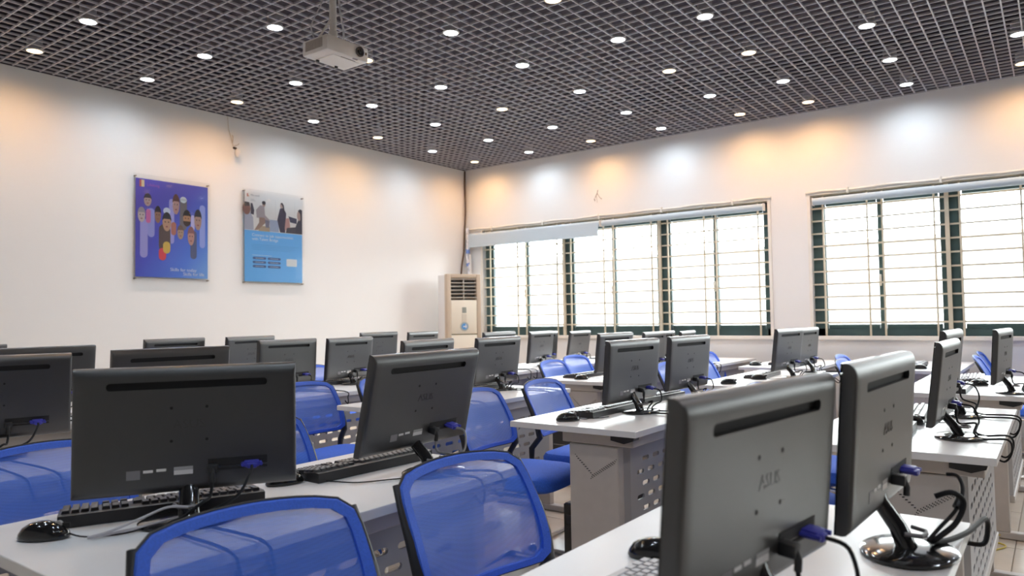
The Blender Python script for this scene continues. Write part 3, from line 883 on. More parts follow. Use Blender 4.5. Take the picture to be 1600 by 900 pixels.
# ------------------------------------------------------------------ monitors
MW, MH = 0.475, 0.287
def monitor_housing():
    sl0, sl1 = -0.36 * MW, 0.36 * MW
    zt = MH / 2
    sz1, sz0 = zt - 0.035, zt - 0.052
    ys = [-MW / 2, -MW / 2 + 0.001, -MW / 2 + 0.0035, -MW / 2 + 0.009, -MW / 2 + 0.03, sl0, -0.1, 0, 0.1, sl1, MW / 2 - 0.03, MW / 2 - 0.009, MW / 2 - 0.0035, MW / 2 - 0.001, MW / 2]
    zs = [-zt, -zt + 0.002, -zt + 0.008, -zt + 0.018, -zt + 0.05, -0.02, 0.03, sz0, sz1, zt - 0.026, zt - 0.018, zt - 0.010, zt - 0.004, zt - 0.001, zt]
    def rnd(e, w_, d_):
        q = min(1.0, max(0.0, e) / w_)
        return 0.038 - d_ * (1 - math.sqrt(max(0.0, 1 - (1 - q) ** 2)))
    def dep(y, z):
        return min(rnd(MW / 2 - abs(y), 0.008, 0.008), rnd(zt - z, 0.026, 0.017), rnd(zt + z, 0.018, 0.015))
    ny, nz = len(ys), len(zs)
    V = [(dep(y, z), y, z) for z in zs for y in ys]
    F = []
    iy0, iy1 = ys.index(sl0), ys.index(sl1)
    iz0 = zs.index(sz0)
    for j in range(nz - 1):
        for k in range(ny - 1):
            if j == iz0 and iy0 <= k < iy1:
                continue
            F.append((j * ny + k, j * ny + k + 1, (j + 1) * ny + k + 1, (j + 1) * ny + k))
    n0 = len(V)
    ring = [k for k in range(ny)] + [j * ny + ny - 1 for j in range(1, nz)] + [(nz - 1) * ny + k for k in range(ny - 2, -1, -1)] + [j * ny for j in range(nz - 2, 0, -1)]
    for i in ring:
        p = V[i]
        V.append((0.014, p[1], p[2]))
    m = len(ring)
    for k in range(m):
        F.append((ring[k], ring[(k + 1) % m], n0 + (k + 1) % m, n0 + k))
    F.append(tuple(n0 + k for k in range(m)))
    mb = MB().add(V, F)
    rr_, zc_ = (sz1 - sz0) / 2, (sz1 + sz0) / 2
    for sy, ye in ((-1, sl0), (1, sl1)):          # rounded slot ends
        for sz in (-1, 1):
            arc = [(0.038, ye - sy * rr_ + sy * rr_ * math.sin(PI / 2 * k / 5), zc_ + sz * rr_ * math.cos(PI / 2 * k / 5)) for k in range(6)]
            mb.add([(0.038, ye, zc_ + sz * rr_)] + arc, [tuple(range(7))])
    # recess
    d0 = 0.038
    y0, y1 = sl0, sl1
    R = [(d0 + 0.0, y0, sz0), (d0, y1, sz0), (d0, y1, sz1), (d0, y0, sz1)]
    R = [(dep(p[1], p[2]), p[1], p[2]) for p in R]
    B = [(0.028, p[1], p[2]) for p in R]
    rec = MB().add(R + B, [(4, 5, 6, 7), (0, 1, 5, 4), (1, 2, 6, 5), (2, 3, 7, 6), (3, 0, 4, 7)])
    # rounded ends
    return mb, rec
hm, hrec = monitor_housing()
HOUSING = hm.data('housing', SHELL, True)
HREC = hrec.data('vent_slot', SLOT)
BEZ = MB().box((0.0125, 0, MH / 2 - 0.008), (0.004, MW - 0.002, 0.016)).box((0.0125, 0, -MH / 2 + 0.011), (0.004, MW - 0.002, 0.022)).box((0.0125, MW / 2 - 0.008, 0.003), (0.004, 0.014, MH - 0.04)).box((0.0125, -MW / 2 + 0.008, 0.003), (0.004, 0.014, MH - 0.04)).data('bezel', GLOSSB)
SCRN = MB().box((0.0132, 0, 0.003), (0.002, MW - 0.03, MH - 0.04)).data('screen', SCREEN)
SCREW = MB().tube([(0.0378, 0, 0), (0.0386, 0, 0)], 0.0035, 8).data('screw_hole', SLOT)
STK = [MB().box((0.0385, 0, 0), (0.0006, 0.028, 0.020)).data('grey_label', STICKG), MB().box((0.0385, 0, 0), (0.0006, 0.020, 0.006)).data('small_label', STICKW), MB().box((0.0385, 0, 0), (0.0006, 0.040, 0.010)).data('serial_label', STICKW), MB().box((0.0385, 0, 0), (0.0006, 0.040, 0.007)).data('code_label', mat('barcode_grey', (0.40, 0.39, 0.39), 0.5))]
LEDGE = MB().box((0.0375, 0.105, -0.098), (0.006, 0.13, 0.006), bev=0.001).box((0.0375, 0.105, -0.083), (0.003, 0.13, 0.018)).data('port_recess', SLOT)
PPLUG = MB().box((0.050, 0, 0), (0.026, 0.024, 0.020), bev=0.003).tube([(0.058, 0, 0.0), (0.064, 0, -0.012), (0.064, 0, -0.028)], 0.006, 8).data('power_plug', BLACKCAP, True)
VPLUG = MB().box((0.050, 0, 0), (0.026, 0.034, 0.014), bev=0.003).box((0.064, 0, -0.003), (0.012, 0.022, 0.012), bev=0.003).tube([(0.039, -0.020, 0), (0.070, -0.020, 0)], 0.004, 6).tube([(0.039, 0.020, 0), (0.070, 0.020, 0)], 0.004, 6).data('vga_plug', VGA, True)
NECK = MB().tube([(-0.024, 0, 0.115), (-0.016, 0, 0.085), (0.012, 0, 0.045), (0.028, 0, 0.008)], [0.020, 0.021, 0.022, 0.026], 14, flat=0.7).data('neck', GLOSSB, True)
HINGE = MB().box((0.012, 0, 0.118), (0.03, 0.07, 0.03), bev=0.006).data('hinge', BLACKCAP, True)
BASE = MB().lathe([(0.098, 0.0), (0.105, 0.002), (0.105, 0.007), (0.098, 0.010), (0.05, 0.013), (0.02, 0.014)], (0.03, 0, 0), 36, 0.78, 1.0).data('base', GLOSSB, True)
CLIP = MB().tube([(0.03, -0.03, 0.042), (0.056, -0.02, 0.04), (0.06, 0, 0.04), (0.056, 0.02, 0.04), (0.03, 0.03, 0.042)], 0.004, 6).data('cable_clip', STICKG)
_lc = bpy.data.curves.new('brand_logo', 'FONT')
_lc.body = 'ASUS'
_lc.size = 0.030
_lc.extrude = 0.0004
_lc.align_x = 'CENTER'
_lc.align_y = 'CENTER'
_lc.resolution_u = 2
_lc = text_mesh(_lc, 'brand_logo', LOGO)
YZ = Matrix(((0, 0, 1, 0), (1, 0, 0, 0), (0, 1, 0, 0), (0, 0, 0, 1)))
MON = []
def monitor(x, y, yaw, tilt, label, zt=1.085, cables='both', grp='black monitors on the desks', col=None, row=None):
    """x, y: centre of the panel's top edge; back faces +X turned by yaw"""
    yaw, tilt = math.radians(yaw), math.radians(tilt)
    n = Vector((math.cos(yaw), math.sin(yaw), 0))
    up = Vector((n.x * math.sin(tilt), n.y * math.sin(tilt), math.cos(tilt)))
    pc_ = Vector((x, y, zt)) - up * (MH / 2)
    o = pc_ - n * 0.0
    root = thing('monitor', label, 'monitor', (o.x, o.y, 0.75), yaw, grp)
    hz = pc_.z - 0.75
    hmx = Matrix.Translation((0, 0, hz)) @ Matrix.Rotation(tilt, 4, 'Y') @ T(-0.036, 0, 0)
    proto = [('housing', HOUSING, hmx, None, None), ('vent_slot', HREC, None, 0, None), ('bezel', BEZ, None, 0, None), ('screen', SCRN, None, 0, None),
             ('brand_logo', _lc, Matrix.Translation((0.0384, 0.0, 0.01)) @ YZ, 0, None)]
    for a in (-0.0375, 0.0375):
        for b in (0.0475, -0.0275):
            proto.append(('screw_hole', SCREW, T(0, a, b), 0, None))
    proto += [('grey_label', STK[0], T(0, -0.115, -0.098), 0, None), ('small_label', STK[1], T(0, -0.085, -0.092), 0, None), ('small_label', STK[1], T(0, -0.058, -0.091), 0, None), ('serial_label', STK[2], T(0, -0.012, -0.099), 0, None), ('code_label', STK[3], T(0, -0.012, -0.090), 0, None),
              ('port_recess', LEDGE, None, 0, None), ('power_plug', PPLUG, T(0, 0.05, -0.095), 0, None), ('vga_plug', VPLUG, T(0, 0.135, -0.090), 0, 'blue video plug')]
    s = (hz) / 0.21
    proto += [('neck', NECK, T(0.02, 0, 0) @ Matrix.Rotation(-1.6 * max(0.0, tilt - math.radians(5)), 4, 'Y') @ T(-0.02, 0, 0) @ Matrix.Scale(max(0.75, s), 4, (0, 0, 1)), None, None), ('base', BASE, None, None, None), ('cable_clip', CLIP, None, None, None)]
    build(proto, root)
    MON.append((root, hz, tilt, yaw, col, row))
    if cables == 'both':
        Mi = root.matrix_world.inverted()
        fx = DESKS[(col, row)][0] + 0.012 if col else o.x + 0.2
        R = hmx
        vp = R @ Vector((0.07, 0.135, -0.093))
        pp = R @ Vector((0.064, 0.05, -0.123))
        j = random.uniform(-0.03, 0.03)
        def W(p): return root.matrix_world @ Vector(p)
        def over(pl):      # continue over the front edge of the desk
            e = Mi @ Vector((fx, (W(pl)).y + 0.03 + j, 0.757))
            e2 = Mi @ Vector((fx + 0.010, (W(pl)).y + 0.05 + j, 0.715))
            e3 = Mi @ Vector((fx - 0.015, (W(pl)).y + 0.07 + j, 0.675))
            e4 = Mi @ Vector((fx - 0.06, (W(pl)).y + 0.08 + j, 0.700))
            return [e, e2, e3, e4]
        a = [vp, vp + Vector((0.035, -0.005, -0.008)), vp + Vector((0.055, -0.03, -0.05)), Vector((0.075, 0.06, 0.035)), Vector((0.075, 0.02, 0.02)), Vector((0.10, 0.03, 0.008))] + over((0.12, 0.04, 0))
        link('vga_cable', MB().tube(smooth_path(a, 5), 0.0034, 7).data('vga_cable', CABLEG if label.startswith('black monitor leaning') else CABLE, True), root)
        b = [pp, pp + Vector((0.01, -0.005, -0.03)), Vector((0.075, 0.03, 0.05)), Vector((0.072, -0.01, 0.022)), Vector((0.10, -0.04, 0.007))] + over((0.12, -0.05, 0))
        link('power_cable', MB().tube(smooth_path(b, 5), 0.0036, 7).data('power_cable', CABLEG if label.startswith('black monitor leaning') else CABLE, True), root)
    return root

SEATN = {1: 'left', 2: 'right'}
def mlabel(c, r, s):
    return 'black monitor seen from behind, %s seat of the %s-row desk, %s' % (SEATN[s], ROWN[r], COLN[c])
MONS = [
    ('A', 1, 1, 6.093, -6.556, -7.0, 5, 1.10, 'large out-of-focus black monitor back in the right foreground, nearest the camera'),
    ('A', 1, 2, 6.156, -6.050, -2.5, 4, 1.113, 'black monitor beside the nearest one, thick black cable curling to its round base'),
    ('A', 2, 1, 4.791, -6.673, -31.8, -2, 1.10, 'big black monitor facing square away at left front, blue video plug low right'),
    ('A', 2, 2, 4.936, -6.002, 3.4, 13, 1.099, 'black monitor leaning back behind the mesh chair at centre front'),
    ('A', 3, 1, 3.50, -6.647, -15, 5, 1.095, 'black monitor cut off by the left picture edge, blue plug showing above a chair'),
    ('A', 3, 2, 3.50, -6.001, -6, 5, 1.095, None),
    ('A', 4, 2, 2.42, -6.062, 2, 5, 1.09, None), ('A', 5, 2, 1.35, -6.097, 2, 5, 1.085, None),
    ('B', 1, 1, 6.11, -4.556, -1, 7, 1.092, None), ('B', 1, 2, 6.06, -3.93, -2, 6, 1.115, None),
    ('B', 2, 1, 4.825, -4.486, -2, 5, 1.086, None), ('B', 2, 2, 4.81, -3.80, -3, 5, 1.083, None),
    ('B', 3, 1, 3.66, -4.64, 8, 5, 1.085, None), ('B', 3, 2, 3.60, -3.935, 3, 7, 1.075, None),
    ('B', 4, 1, 2.42, -4.640, 5, 3, 1.08, None), ('B', 4, 2, 2.42, -4.117, 9, 5, 1.075, None),
    ('B', 5, 1, 1.357, -4.814, 6, 5, 1.085, None), ('B', 5, 2, 1.45, -4.262, 10, 5, 1.085, None),
    ('C', 1, 1, 6.186, -2.80, -5.5, 4, 1.095, None),
    ('C', 2, 1, 4.92, -2.33, -4.6, 7, 1.09, None), ('C', 2, 2, 4.90, -1.76, -1, 5, 1.085, None),
    ('C', 3, 1, 3.774, -2.733, -3, 7, 1.07, None), ('C', 3, 2, 3.72, -1.965, 4, 5, 1.06, None),
    ('C', 4, 1, 2.55, -2.566, 3, 5, 1.075, None), ('C', 4, 2, 2.60, -1.995, 8, 6, 1.065, None),
    ('C', 5, 1, 1.35, -2.843, 2, 5, 1.08, None), ('C', 5, 2, 1.35, -2.253, 6, 5, 1.07, None),
    ('D', 3, 1, 3.42, -1.15, 0, 5, 1.045, None), ('D', 3, 2, 3.72, -1.28, 8, 5, 1.05, None),
    ('D', 4, 1, 2.25, -1.40, 5, 5, 1.05, None), ('D', 4, 2, 2.35, -0.90, 5, 9, 1.04, None),
]
for c, r, s, x, y, yaw, tilt, zt, lab in MONS:
    monitor(x, y, yaw, tilt, lab or mlabel(c, r, s), zt, 'custom' if (c, r, s) in (('A', 1, 2), ('D', 3, 1), ('D', 4, 1)) else 'both', 'black monitors on the desks', c, r)
# thick looping cables of the second foreground monitor
rt = [m[0] for m in MON if m[0]['label'].startswith('black monitor beside the nearest')][0]
Mi = rt.matrix_world.inverted()
a = [(0.075, 0.135, 0.128), (0.095, 0.13, 0.127), (0.105, 0.11, 0.105), (0.098, 0.08, 0.075), (0.075, 0.04, 0.045), (0.06, 0.015, 0.025)]
link('vga_cable', MB().tube(smooth_path(a, 6), 0.0036, 8).data('vga_cable', CABLE, True), rt)
a = [(0.068, 0.05, 0.100), (0.095, 0.055, 0.110), (0.112, 0.065, 0.092), (0.100, 0.055, 0.055), (0.075, 0.03, 0.03), (0.065, 0.03, 0.020), (0.082, 0.09, 0.012), (0.10, 0.18, 0.008), (0.108, 0.26, 0.008), (0.115, 0.325, 0.006), (0.115, 0.352, -0.02), (0.105, 0.345, -0.055), (0.06, 0.31, -0.045)]
link('power_cable', MB().tube(smooth_path(a, 6), 0.0052, 8).data('power_cable', CABLE, True), rt)
link('ferrite_bead', MB().tube([(0.1035, 0.098, 0.094), (0.098, 0.082, 0.077)], 0.008, 10).data('ferrite_bead', BLACKCAP, True), rt)

rt = [m[0] for m in MON if m[0]['label'].startswith('big black monitor facing')][0]
link('pale_cable', MB().tube(smooth_path([(0.062, 0.0, 0.040), (0.070, -0.04, 0.046), (0.075, -0.09, 0.030), (0.09, -0.15, 0.012), (0.10, -0.19, 0.006), (0.08, -0.12, 0.008), (0.06, -0.02, 0.02)], 6), 0.003, 7).data('pale_cable', mat('pale_cable', (0.5, 0.48, 0.5), 0.5), True), rt)

# ------------------------------------------------------------------ keyboards and mice
KB = MB().poly([(-0.068, -0.22, 0.0), (0.072, -0.22, 0.0), (0.072, -0.22, 0.027), (0.055, -0.22, 0.028), (-0.068, -0.22, 0.014)], (0, 0.44, 0)).data('keyboard_body', KEYB)
KEYD = MB().poly([(-0.0075, -0.0078, 0.0), (0.0075, -0.0078, 0.0), (0.0075, 0.0078, 0.0), (-0.0075, 0.0078, 0.0)], (0, 0, 0.004)).add([(-0.006, -0.0062, 0.0062), (0.006, -0.0062, 0.0062), (0.006, 0.0062, 0.0062), (-0.006, 0.0062, 0.0062)], [(0, 1, 2, 3)])
def keycap(mb, x, y, z, wy):
    a, b = 0.0078, wy / 2 - 0.0012
    a2, b2 = 0.0062, wy / 2 - 0.0028
    z2 = z + 0.007
    mb.add([(x - a, y - b, z), (x + a, y - b, z), (x + a, y + b, z), (x - a, y + b, z), (x - a2, y - b2, z2), (x + a2, y - b2, z2), (x + a2, y + b2, z2), (x - a2, y + b2, z2)], [(4, 5, 6, 7), (0, 1, 5, 4), (1, 2, 6, 5), (2, 3, 7, 6), (3, 0, 4, 7)])
def key_layout():
    K = []
    xs = [-0.056, -0.037, -0.018, 0.001, 0.020, 0.045]
    for r, x in enumerate(xs):
        y = 0.212          # user side is -X, so the user's left is +Y
        if r == 0:
            ws = [0.024, 0.022, 0.024, 0.112, 0.024, 0.022, 0.024, 0.024]
        else:
            ws = [0.019 + (0.006 if r < 4 else 0.0)] + [0.019] * 12 + [0.030 if r < 4 else 0.019]
        for w_ in ws:
            K.append((x, y - w_ / 2, w_)); y -= w_
        y = -0.078
        for k in range(7):
            if r in (1, 2) and k < 3 and not (r == 1 and k == 1):
                continue
            K.append((x, y - 0.0095 - 0.0190 * k - (0.004 if k > 2 else 0), 0.019))
    return [(x, y, w_) for x, y, w_ in K if y - w_ / 2 > -0.2185]
KL = key_layout()
mbk = MB()
for x, y, w_ in KL:
    keycap(mbk, x, y, 0.0145 + (x + 0.068) * 0.113, w_)
KEYSET = mbk.data('keys', KEYS)
KEYSETGLARE = mbk.data('keys', KEYGLARE)  # same keys, window glare painted in as a pale colour
KCACHE = {}
def keyboard(x, y, yaw, label, singles=False, keym=None):
    t = thing('keyboard', label, 'keyboard', (x, y, 0.75), math.radians(yaw), 'keyboards on the desks')
    link('keyboard_body', KB, t)
    if singles:
        for kx, ky, kw in KL:
            if kw not in KCACHE:
                m_ = MB(); keycap(m_, 0, 0, 0, kw)
                KCACHE[kw] = m_.data('key', KEYGLARE if keym else KEYS)
            link('key', KCACHE[kw], t, T(kx, ky, 0.0145 + (kx + 0.068) * 0.113))
    else:
        o = link('keys', KEYSETGLARE if keym else KEYSET, t)
        o['kind'] = 'stuff'
    return t
prof = [(0.001, 0.0), (0.75, 0.0), (0.98, 0.06), (1.0, 0.14), (0.95, 0.36), (0.80, 0.66), (0.55, 0.88), (0.28, 0.98), (0.02, 1.0)]
MOUSE = MB().lathe([(r * 0.053, z * 0.037) for r, z in prof], n=24, sx=1.0, sy=0.58).data('mouse_body', GLOSSB, True)
WHEEL = MB().tube([(0.030, -0.004, 0.029), (0.030, 0.004, 0.029)], 0.008, 12).data('scroll_wheel', CABLEG)
SPLIT = MB().box((0.038, 0, 0.026), (0.03, 0.0015, 0.012)).data('button_split', SLOT)
def mouse(x, y, yaw, label, cable=None):
    t = thing('mouse', label, 'mouse', (x, y, 0.75), math.radians(yaw), 'mice on the desks')
    link('mouse_body', MOUSE, t)
    link('scroll_wheel', WHEEL, t)
    link('button_split', SPLIT, t)
    pts = cable or [(0.050, 0, 0.010), (0.075, 0.004, 0.004), (0.11, 0.03, 0.003), (0.16, 0.035, 0.003), (0.20, 0.06, 0.003)]
    link('mouse_cable', MB().tube(smooth_path(pts, 5), 0.0018, 6).data('mouse_cable', CABLE, True), t)
    return t
def klabel(c, r, s): return ('glare-painted black' if r == 1 or c == 'D' else 'black') + ' keyboard on the %s-row desk at the %s seat, %s' % (ROWN[r], SEATN[s], COLN[c])
def mslabel(c, r, s): return 'black mouse on the %s-row desk at the %s seat, %s' % (ROWN[r], SEATN[s], COLN[c])
KBS = {
    ('A', 1, 1): (5.86, -6.62, -4), ('A', 1, 2): (5.90, -6.10, 0), ('A', 2, 1): (4.66, -6.66, -24), ('A', 2, 2): (4.70, -6.06, -2),
    ('B', 1, 1): (5.90, -4.62, 2), ('B', 1, 2): (5.88, -4.02, 4), ('B', 2, 1): (4.69, -4.57, 0), ('B', 2, 2): (4.66, -3.98, -4),
    ('B', 3, 1): (3.50, -4.60, 3), ('B', 3, 2): (3.46, -4.02, -3), ('C', 1, 1): (5.93, -2.75, 0), ('C', 3, 1): (3.55, -2.82, 0), ('C', 3, 2): (3.50, -2.10, 2),
    ('C', 2, 1): (4.70, -2.30, 2), ('B', 4, 1): (2.3, -4.6, 0), ('B', 4, 2): (2.3, -4.1, 0), ('A', 3, 2): (3.33 + 0.12, -6.0, 0),
    ('D', 1, 1): (5.45, -0.75, 0), ('D', 2, 1): (4.42, -0.86, 2), ('C', 4, 1): (2.40, -2.60, 0), ('C', 1, 2): (5.95, -2.02, 3),
}
SPECK = {('A', 1, 1): 'black keyboard with window glare painted into its keys beside the nearest monitor', ('A', 2, 1): 'black keyboard lying slanted below the big left front monitor', ('A', 2, 2): 'black keyboard under the leaning monitor at centre front'}
for (c, r, s), (x, y, yaw) in KBS.items():
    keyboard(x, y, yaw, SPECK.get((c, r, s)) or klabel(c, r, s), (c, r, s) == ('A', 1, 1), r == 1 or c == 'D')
MICE = [('A', 1, 1, 5.80, -6.335, 15, 'black mouse partly hidden by the left edge of the nearest monitor'), ('A', 2, 1, 4.685, -6.935, 40, 'glossy black mouse at the bottom left corner of the picture'),
        ('A', 2, 2, 4.685, -6.335, 70, 'black mouse beside the lower right corner of the big left front monitor'), ('B', 2, 1, 4.70, -4.90, 45, 'black mouse with glinting top at the left end of the middle desk'),
        ('C', 3, 1, 3.67, -3.09, 50, None), ('C', 2, 1, 4.70, -2.97, 30, 'left one of two dark mice on the second-row desk near the windows'), ('C', 2, 2, 4.76, -2.56, 20, 'right one of two dark mice on the second-row desk near the windows'),
        ('D', 2, 1, 4.30, -1.24, 30, None), ('D', 1, 1, 5.54, -1.13, 20, None), ('B', 1, 2, 5.93, -4.30, 30, None), ('C', 1, 1, 6.02, -2.42, 20, None)]
for c, r, s, x, y, yaw, lab in MICE:
    cab = None
    if (c, r, s) == ('A', 2, 2):
        cab = [(0.045, 0, 0.010), (0.07, -0.01, 0.004), (0.12, -0.07, 0.003), (0.17, -0.12, 0.003), (0.26, -0.14, 0.003), (0.34, -0.16, 0.003)]
    if (c, r, s) == ('A', 2, 1):
        cab = [(0.050, 0, 0.010), (0.09, -0.01, 0.004), (0.16, 0.01, 0.003), (0.20, 0.09, 0.003), (0.16, 0.16, 0.003), (0.10, 0.20, 0.003)]
    mouse(x, y, yaw, lab or mslabel(c, r, s), cab)

# ------------------------------------------------------------------ chairs
def back_point(u, v, off=0.0):
    hw = 0.206 + 0.010 * math.sin(PI * min(1, max(0, v) * 0.9 + 0.1))
    x = -0.190 - 0.080 * v + 0.030 * u * u + 0.022 * math.cos(PI * (v - 0.25))
    z = 0.575 + 0.262 * v + 0.020 * v * (1 - u * u)
    return Vector((x + off, u * hw, z))
def round_outline(s, n=44):
    """rounded square outline in [-1,1]x[0,1] scaled about the middle by s"""
    P = []
    for k in range(n):
        g = 2 * PI * k / n
        c, d = math.cos(g), math.sin(g)
        e = 10.0
        rr = (abs(c) ** e + abs(d) ** e) ** (-1 / e)
        P.append((c * rr * s[0], 0.5 + 0.5 * d * rr * s[1] + s[2]))
    return P
NB = 44
RINGS = [(1, 1, 0), (0.885, 0.875, -0.005), (0.55, 0.55, -0.004), (0.28, 0.28, -0.002)]
def back_meshes():
    V = []
    for rg in RINGS[1:]:
        V += [back_point(u, v) for u, v in round_outline(rg)]
    V.append(back_point(0, 0.5))
    F = []
    for i in range(2):
        for k in range(NB):
            F.append((i * NB + k, i * NB + (k + 1) % NB, (i + 1) * NB + (k + 1) % NB, (i + 1) * NB + k))
    for k in range(NB):
        F.append((2 * NB + k, 2 * NB + (k + 1) % NB, 3 * NB))
    inner = MB().add(V, F)
    V = []
    for off in (0.007, -0.007):
        for rg in ((0.985, 0.985, 0), (0.885, 0.875, -0.005)):
            V += [back_point(u, v, off) for u, v in round_outline(rg)]
    V += [back_point(u, v, 0) for u, v in round_outline((1.0, 1.0, 0))]
    F = []
    for k in range(NB):
        j = (k + 1) % NB
        F.append((k, j, NB + j, NB + k))
        F.append((2 * NB + k, 2 * NB + j, 3 * NB + j, 3 * NB + k))
        F.append((NB + k, NB + j, 3 * NB + j, 3 * NB + k))
        F.append((k, j, 4 * NB + j, 4 * NB + k))
        F.append((2 * NB + k, 2 * NB + j, 4 * NB + j, 4 * NB + k))
    border = MB().add(V, F)
    ol = [back_point(u, v, -0.002) for u, v in round_outline((1.005, 1.005, 0))]
    rim = MB().tube(ol + [ol[0]], 0.0035, 6, cap=False)
    return inner, border, rim
bi, bb, brm = back_meshes()
CH_IN = bi.data('mesh_back', MESHC, 'full')
CH_BD = bb.data('back_sleeve', SLEEVE, True)
CH_RIM = brm.data('back_rim', BLACKCAP, True)
def seat_mesh():
    n = 36
    rings = [(0.90, 0.430), (1.0, 0.446), (1.0, 0.472), (0.95, 0.490), (0.80, 0.499), (0.4, 0.500)]
    V, F = [], []
    for s, z in rings:
        for k in range(n):
            g = 2 * PI * k / n
            c, d = math.cos(g), math.sin(g)
            rr = (abs(c) ** 4 + abs(d) ** 4) ** -0.25
            x, y = c * rr * 0.205 * s, d * rr * 0.225 * s
            fr = max(0.0, (x - 0.10) / 0.125)
            V.append((x + 0.030, y, z - 0.020 * fr * fr + 0.008 * (y / 0.232) ** 2))
    for i in range(len(rings) - 1):
        for k in range(n):
            F.append((i * n + k, i * n + (k + 1) % n, (i + 1) * n + (k + 1) % n, (i + 1) * n + k))
    F.append(tuple(range(n - 1, -1, -1)))
    F.append(tuple((len(rings) - 1) * n + k for k in range(n)))
    return MB().add(V, F)
CH_SEAT = seat_mesh().data('seat', SEATF, True)
CH_UP, CH_LEG, CH_GL = {}, {}, {}
for s in (-1, 1):
    p = []
    for v in (0.94, 0.75, 0.5, 0.25, 0.0):
        q = back_point(s * 0.985, v, -0.008)
        p.append(q)
    p += [Vector((-0.196, s * 0.218, 0.52)), Vector((-0.200, s * 0.213, 0.445))]
    CH_UP[s] = MB().tube(p, [0.010, 0.013, 0.016, 0.019, 0.021, 0.020, 0.015], 10, flat=0.7).data('back_upright', BLACKCAP, True)
    y = s * 0.205
    leg = smooth_path([(-0.200, s * 0.212, 0.46), (-0.190, s * 0.208, 0.432), (-0.12, y, 0.418), (0.12, y, 0.418), (0.185, y, 0.405), (0.205, y, 0.36), (0.235, y * 1.04, 0.12), (0.248, y * 1.06, 0.035), (0.225, y * 1.06, 0.0125), (0.16, y * 1.06, 0.0115), (-0.22, y * 1.06, 0.0115)], 4)
    CH_LEG[s] = MB().tube(leg, 0.0115, 8).data('leg_frame', CHROME, True)
    CH_GL[s] = [MB().box((gx, y * 1.06, 0.012), (0.04, 0.030, 0.024), bev=0.005).data('glide', BLACKCAP) for gx in (0.17, -0.19)]
CH_BARS = [MB().tube([(bx, -by, bz), (bx, by, bz)], 0.0105, 8).data('cross_bar', CHROME, True) for bx, by, bz in ((-0.10, 0.205, 0.418), (0.10, 0.205, 0.418), (-0.22, 0.217, 0.0115))]
CHAIRP = [('seat', CH_SEAT, None, None, None), ('back_sleeve', CH_BD, None, None, None), ('mesh_back', CH_IN, None, None, 'see-through blue mesh'), ('back_rim', CH_RIM, None, None, None), ('back_upright', CH_UP[-1], None, None, None), ('back_upright', CH_UP[1], None, None, None),
          ('leg_frame', CH_LEG[-1], None, None, None), ('leg_frame', CH_LEG[1], None, None, None), *[('cross_bar', cb_, None, None, None) for cb_ in CH_BARS]] + [('glide', g, None, None, None) for s in (-1, 1) for g in CH_GL[s]]
def chair(x, y, yaw, label):
    """x, y: middle of the top of the backrest"""
    a = math.radians(yaw)
    ox, oy = x + 0.27 * math.cos(a), y + 0.27 * math.sin(a)
    t = thing('mesh_chair', label, 'chair', (ox, oy, 0), a, 'blue mesh chairs')
    build(CHAIRP, t)
    return t
def clabel(c, r, s): return 'blue mesh chair, %s seat, %s row, %s' % (SEATN[s], ROWN[r], COLN[c])
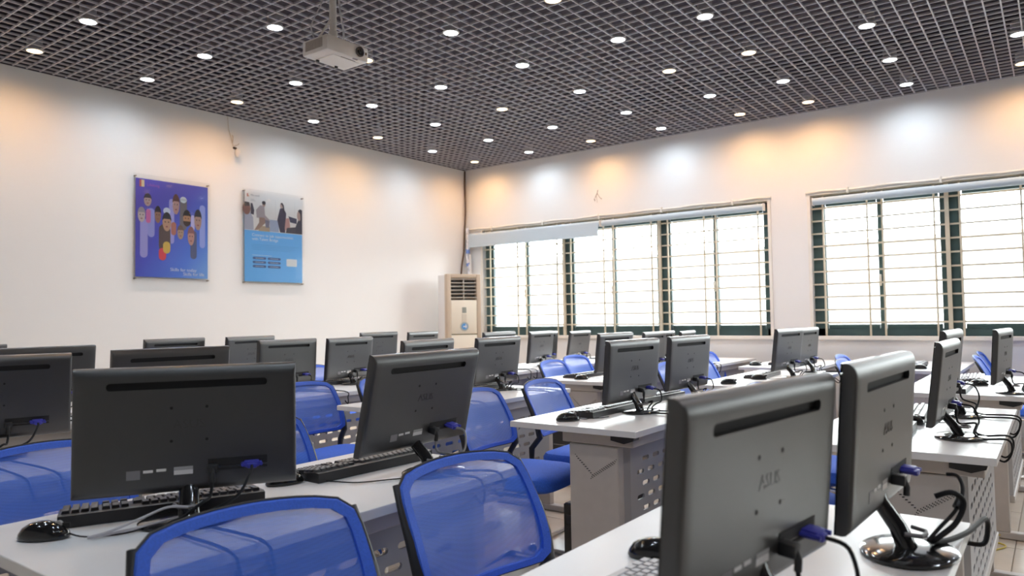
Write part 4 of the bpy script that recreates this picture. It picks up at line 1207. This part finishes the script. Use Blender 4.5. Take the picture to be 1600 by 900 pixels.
CHAIRS = [
    ('A', 1, 1, 5.19, -6.78, -12, 'blue mesh chair at the bottom left of centre, cut off by the lower picture edge'),
    ('A', 1, 2, 5.20, -6.20, -6, 'blue mesh chair with black upright at centre front, behind the leaning monitor'),
    ('A', 2, 1, 4.04, -6.68, -5, 'blue mesh chair at the left picture edge, below the cut-off monitor'),
    ('A', 2, 2, 4.05, -6.02, 0, None), ('B', 1, 1, 5.22, -4.66, -8, None), ('B', 1, 2, 5.2, -3.95, 0, None),
    ('B', 2, 1, 4.10, -4.82, 4, None), ('B', 2, 2, 4.11, -4.25, 4, None),
    ('B', 3, 1, 3.00, -4.99, 2, None), ('B', 3, 2, 3.10, -4.50, 6, None),
    ('C', 1, 1, 5.30, -2.47, 0, None), ('C', 1, 2, 5.15, -1.95, 0, None), ('C', 2, 1, 4.10, -2.6, 0, None), ('C', 2, 2, 4.10, -2.0, 0, None),
    ('C', 3, 1, 3.15, -2.70, 4, None), ('C', 3, 2, 2.93, -2.00, 0, None), ('D', 3, 1, 2.93, -1.46, 8, None),
    ('B', 4, 1, 1.85, -4.55, 0, None), ('B', 4, 2, 1.75, -3.98, 0, None), ('C', 4, 1, 1.75, -2.75, 0, None), ('C', 4, 2, 1.75, -2.1, 0, None),
    ('D', 2, 1, 3.75, -1.0, 0, None), ('D', 1, 1, 4.98, -1.22, 0, None),
]
for c, r, s, x, y, yaw, lab in CHAIRS:
    chair(x, y, yaw, lab or clabel(c, r, s))
chair(5.90, -1.02, 0, 'blue mesh chair behind the tilted monitor at far right, near the right window')
chair(5.88, -0.42, 0, 'blue mesh chair beside the wall below the right window')

# ------------------------------------------------------------------ computers under the desks
def tower(x, y, yaw, label):
    t = thing('computer_tower', label, 'computer', (x, y, 0), math.radians(yaw), 'black computer towers under the desks')
    link('case', MB().box((0, 0, 0.205), (0.40, 0.17, 0.40), bev=0.004).data('case', KEYB), t)
    link('front_panel', MB().box((-0.206, 0, 0.205), (0.012, 0.168, 0.395), bev=0.003).data('front_panel', GLOSSB), t)
    link('drive_bay', MB().box((-0.213, 0, 0.34), (0.003, 0.14, 0.036)).data('drive_bay', KEYB), t)
    link('side_seam', MB().box((0.0, -0.0855, 0.27), (0.36, 0.002, 0.004)).data('side_seam', CABLEG), t)
    link('power_button', MB().tube([(-0.211, 0, 0.25), (-0.215, 0, 0.25)], 0.010, 12).data('power_button', CHROME), t)
    for a in (-0.15, 0.15):
        link('foot', MB().box((a, 0, 0.003), (0.03, 0.15, 0.006)).data('foot', BLACKCAP), t)
    return t
tower(4.775, -4.72, 90, 'black computer tower on the floor behind the middle desk end panel')
tower(3.60, -3.0, 0, 'black computer tower under the third-row desk, second block from the windows')
# yellow network cable on the floor
o = link('network_cable', MB().tube(smooth_path([(6.0, -3.45, 0.006), (6.08, -3.3, 0.006), (6.12, -3.42, 0.03), (6.10, -3.25, 0.006), (6.16, -3.1, 0.006), (6.05, -3.0, 0.006), (6.13, -2.95, 0.02)], 8), 0.004, 6).data('network_cable', YELLOW, True))
tag(o, 'yellow network cable coiled on the floor below the right desks', 'cable')
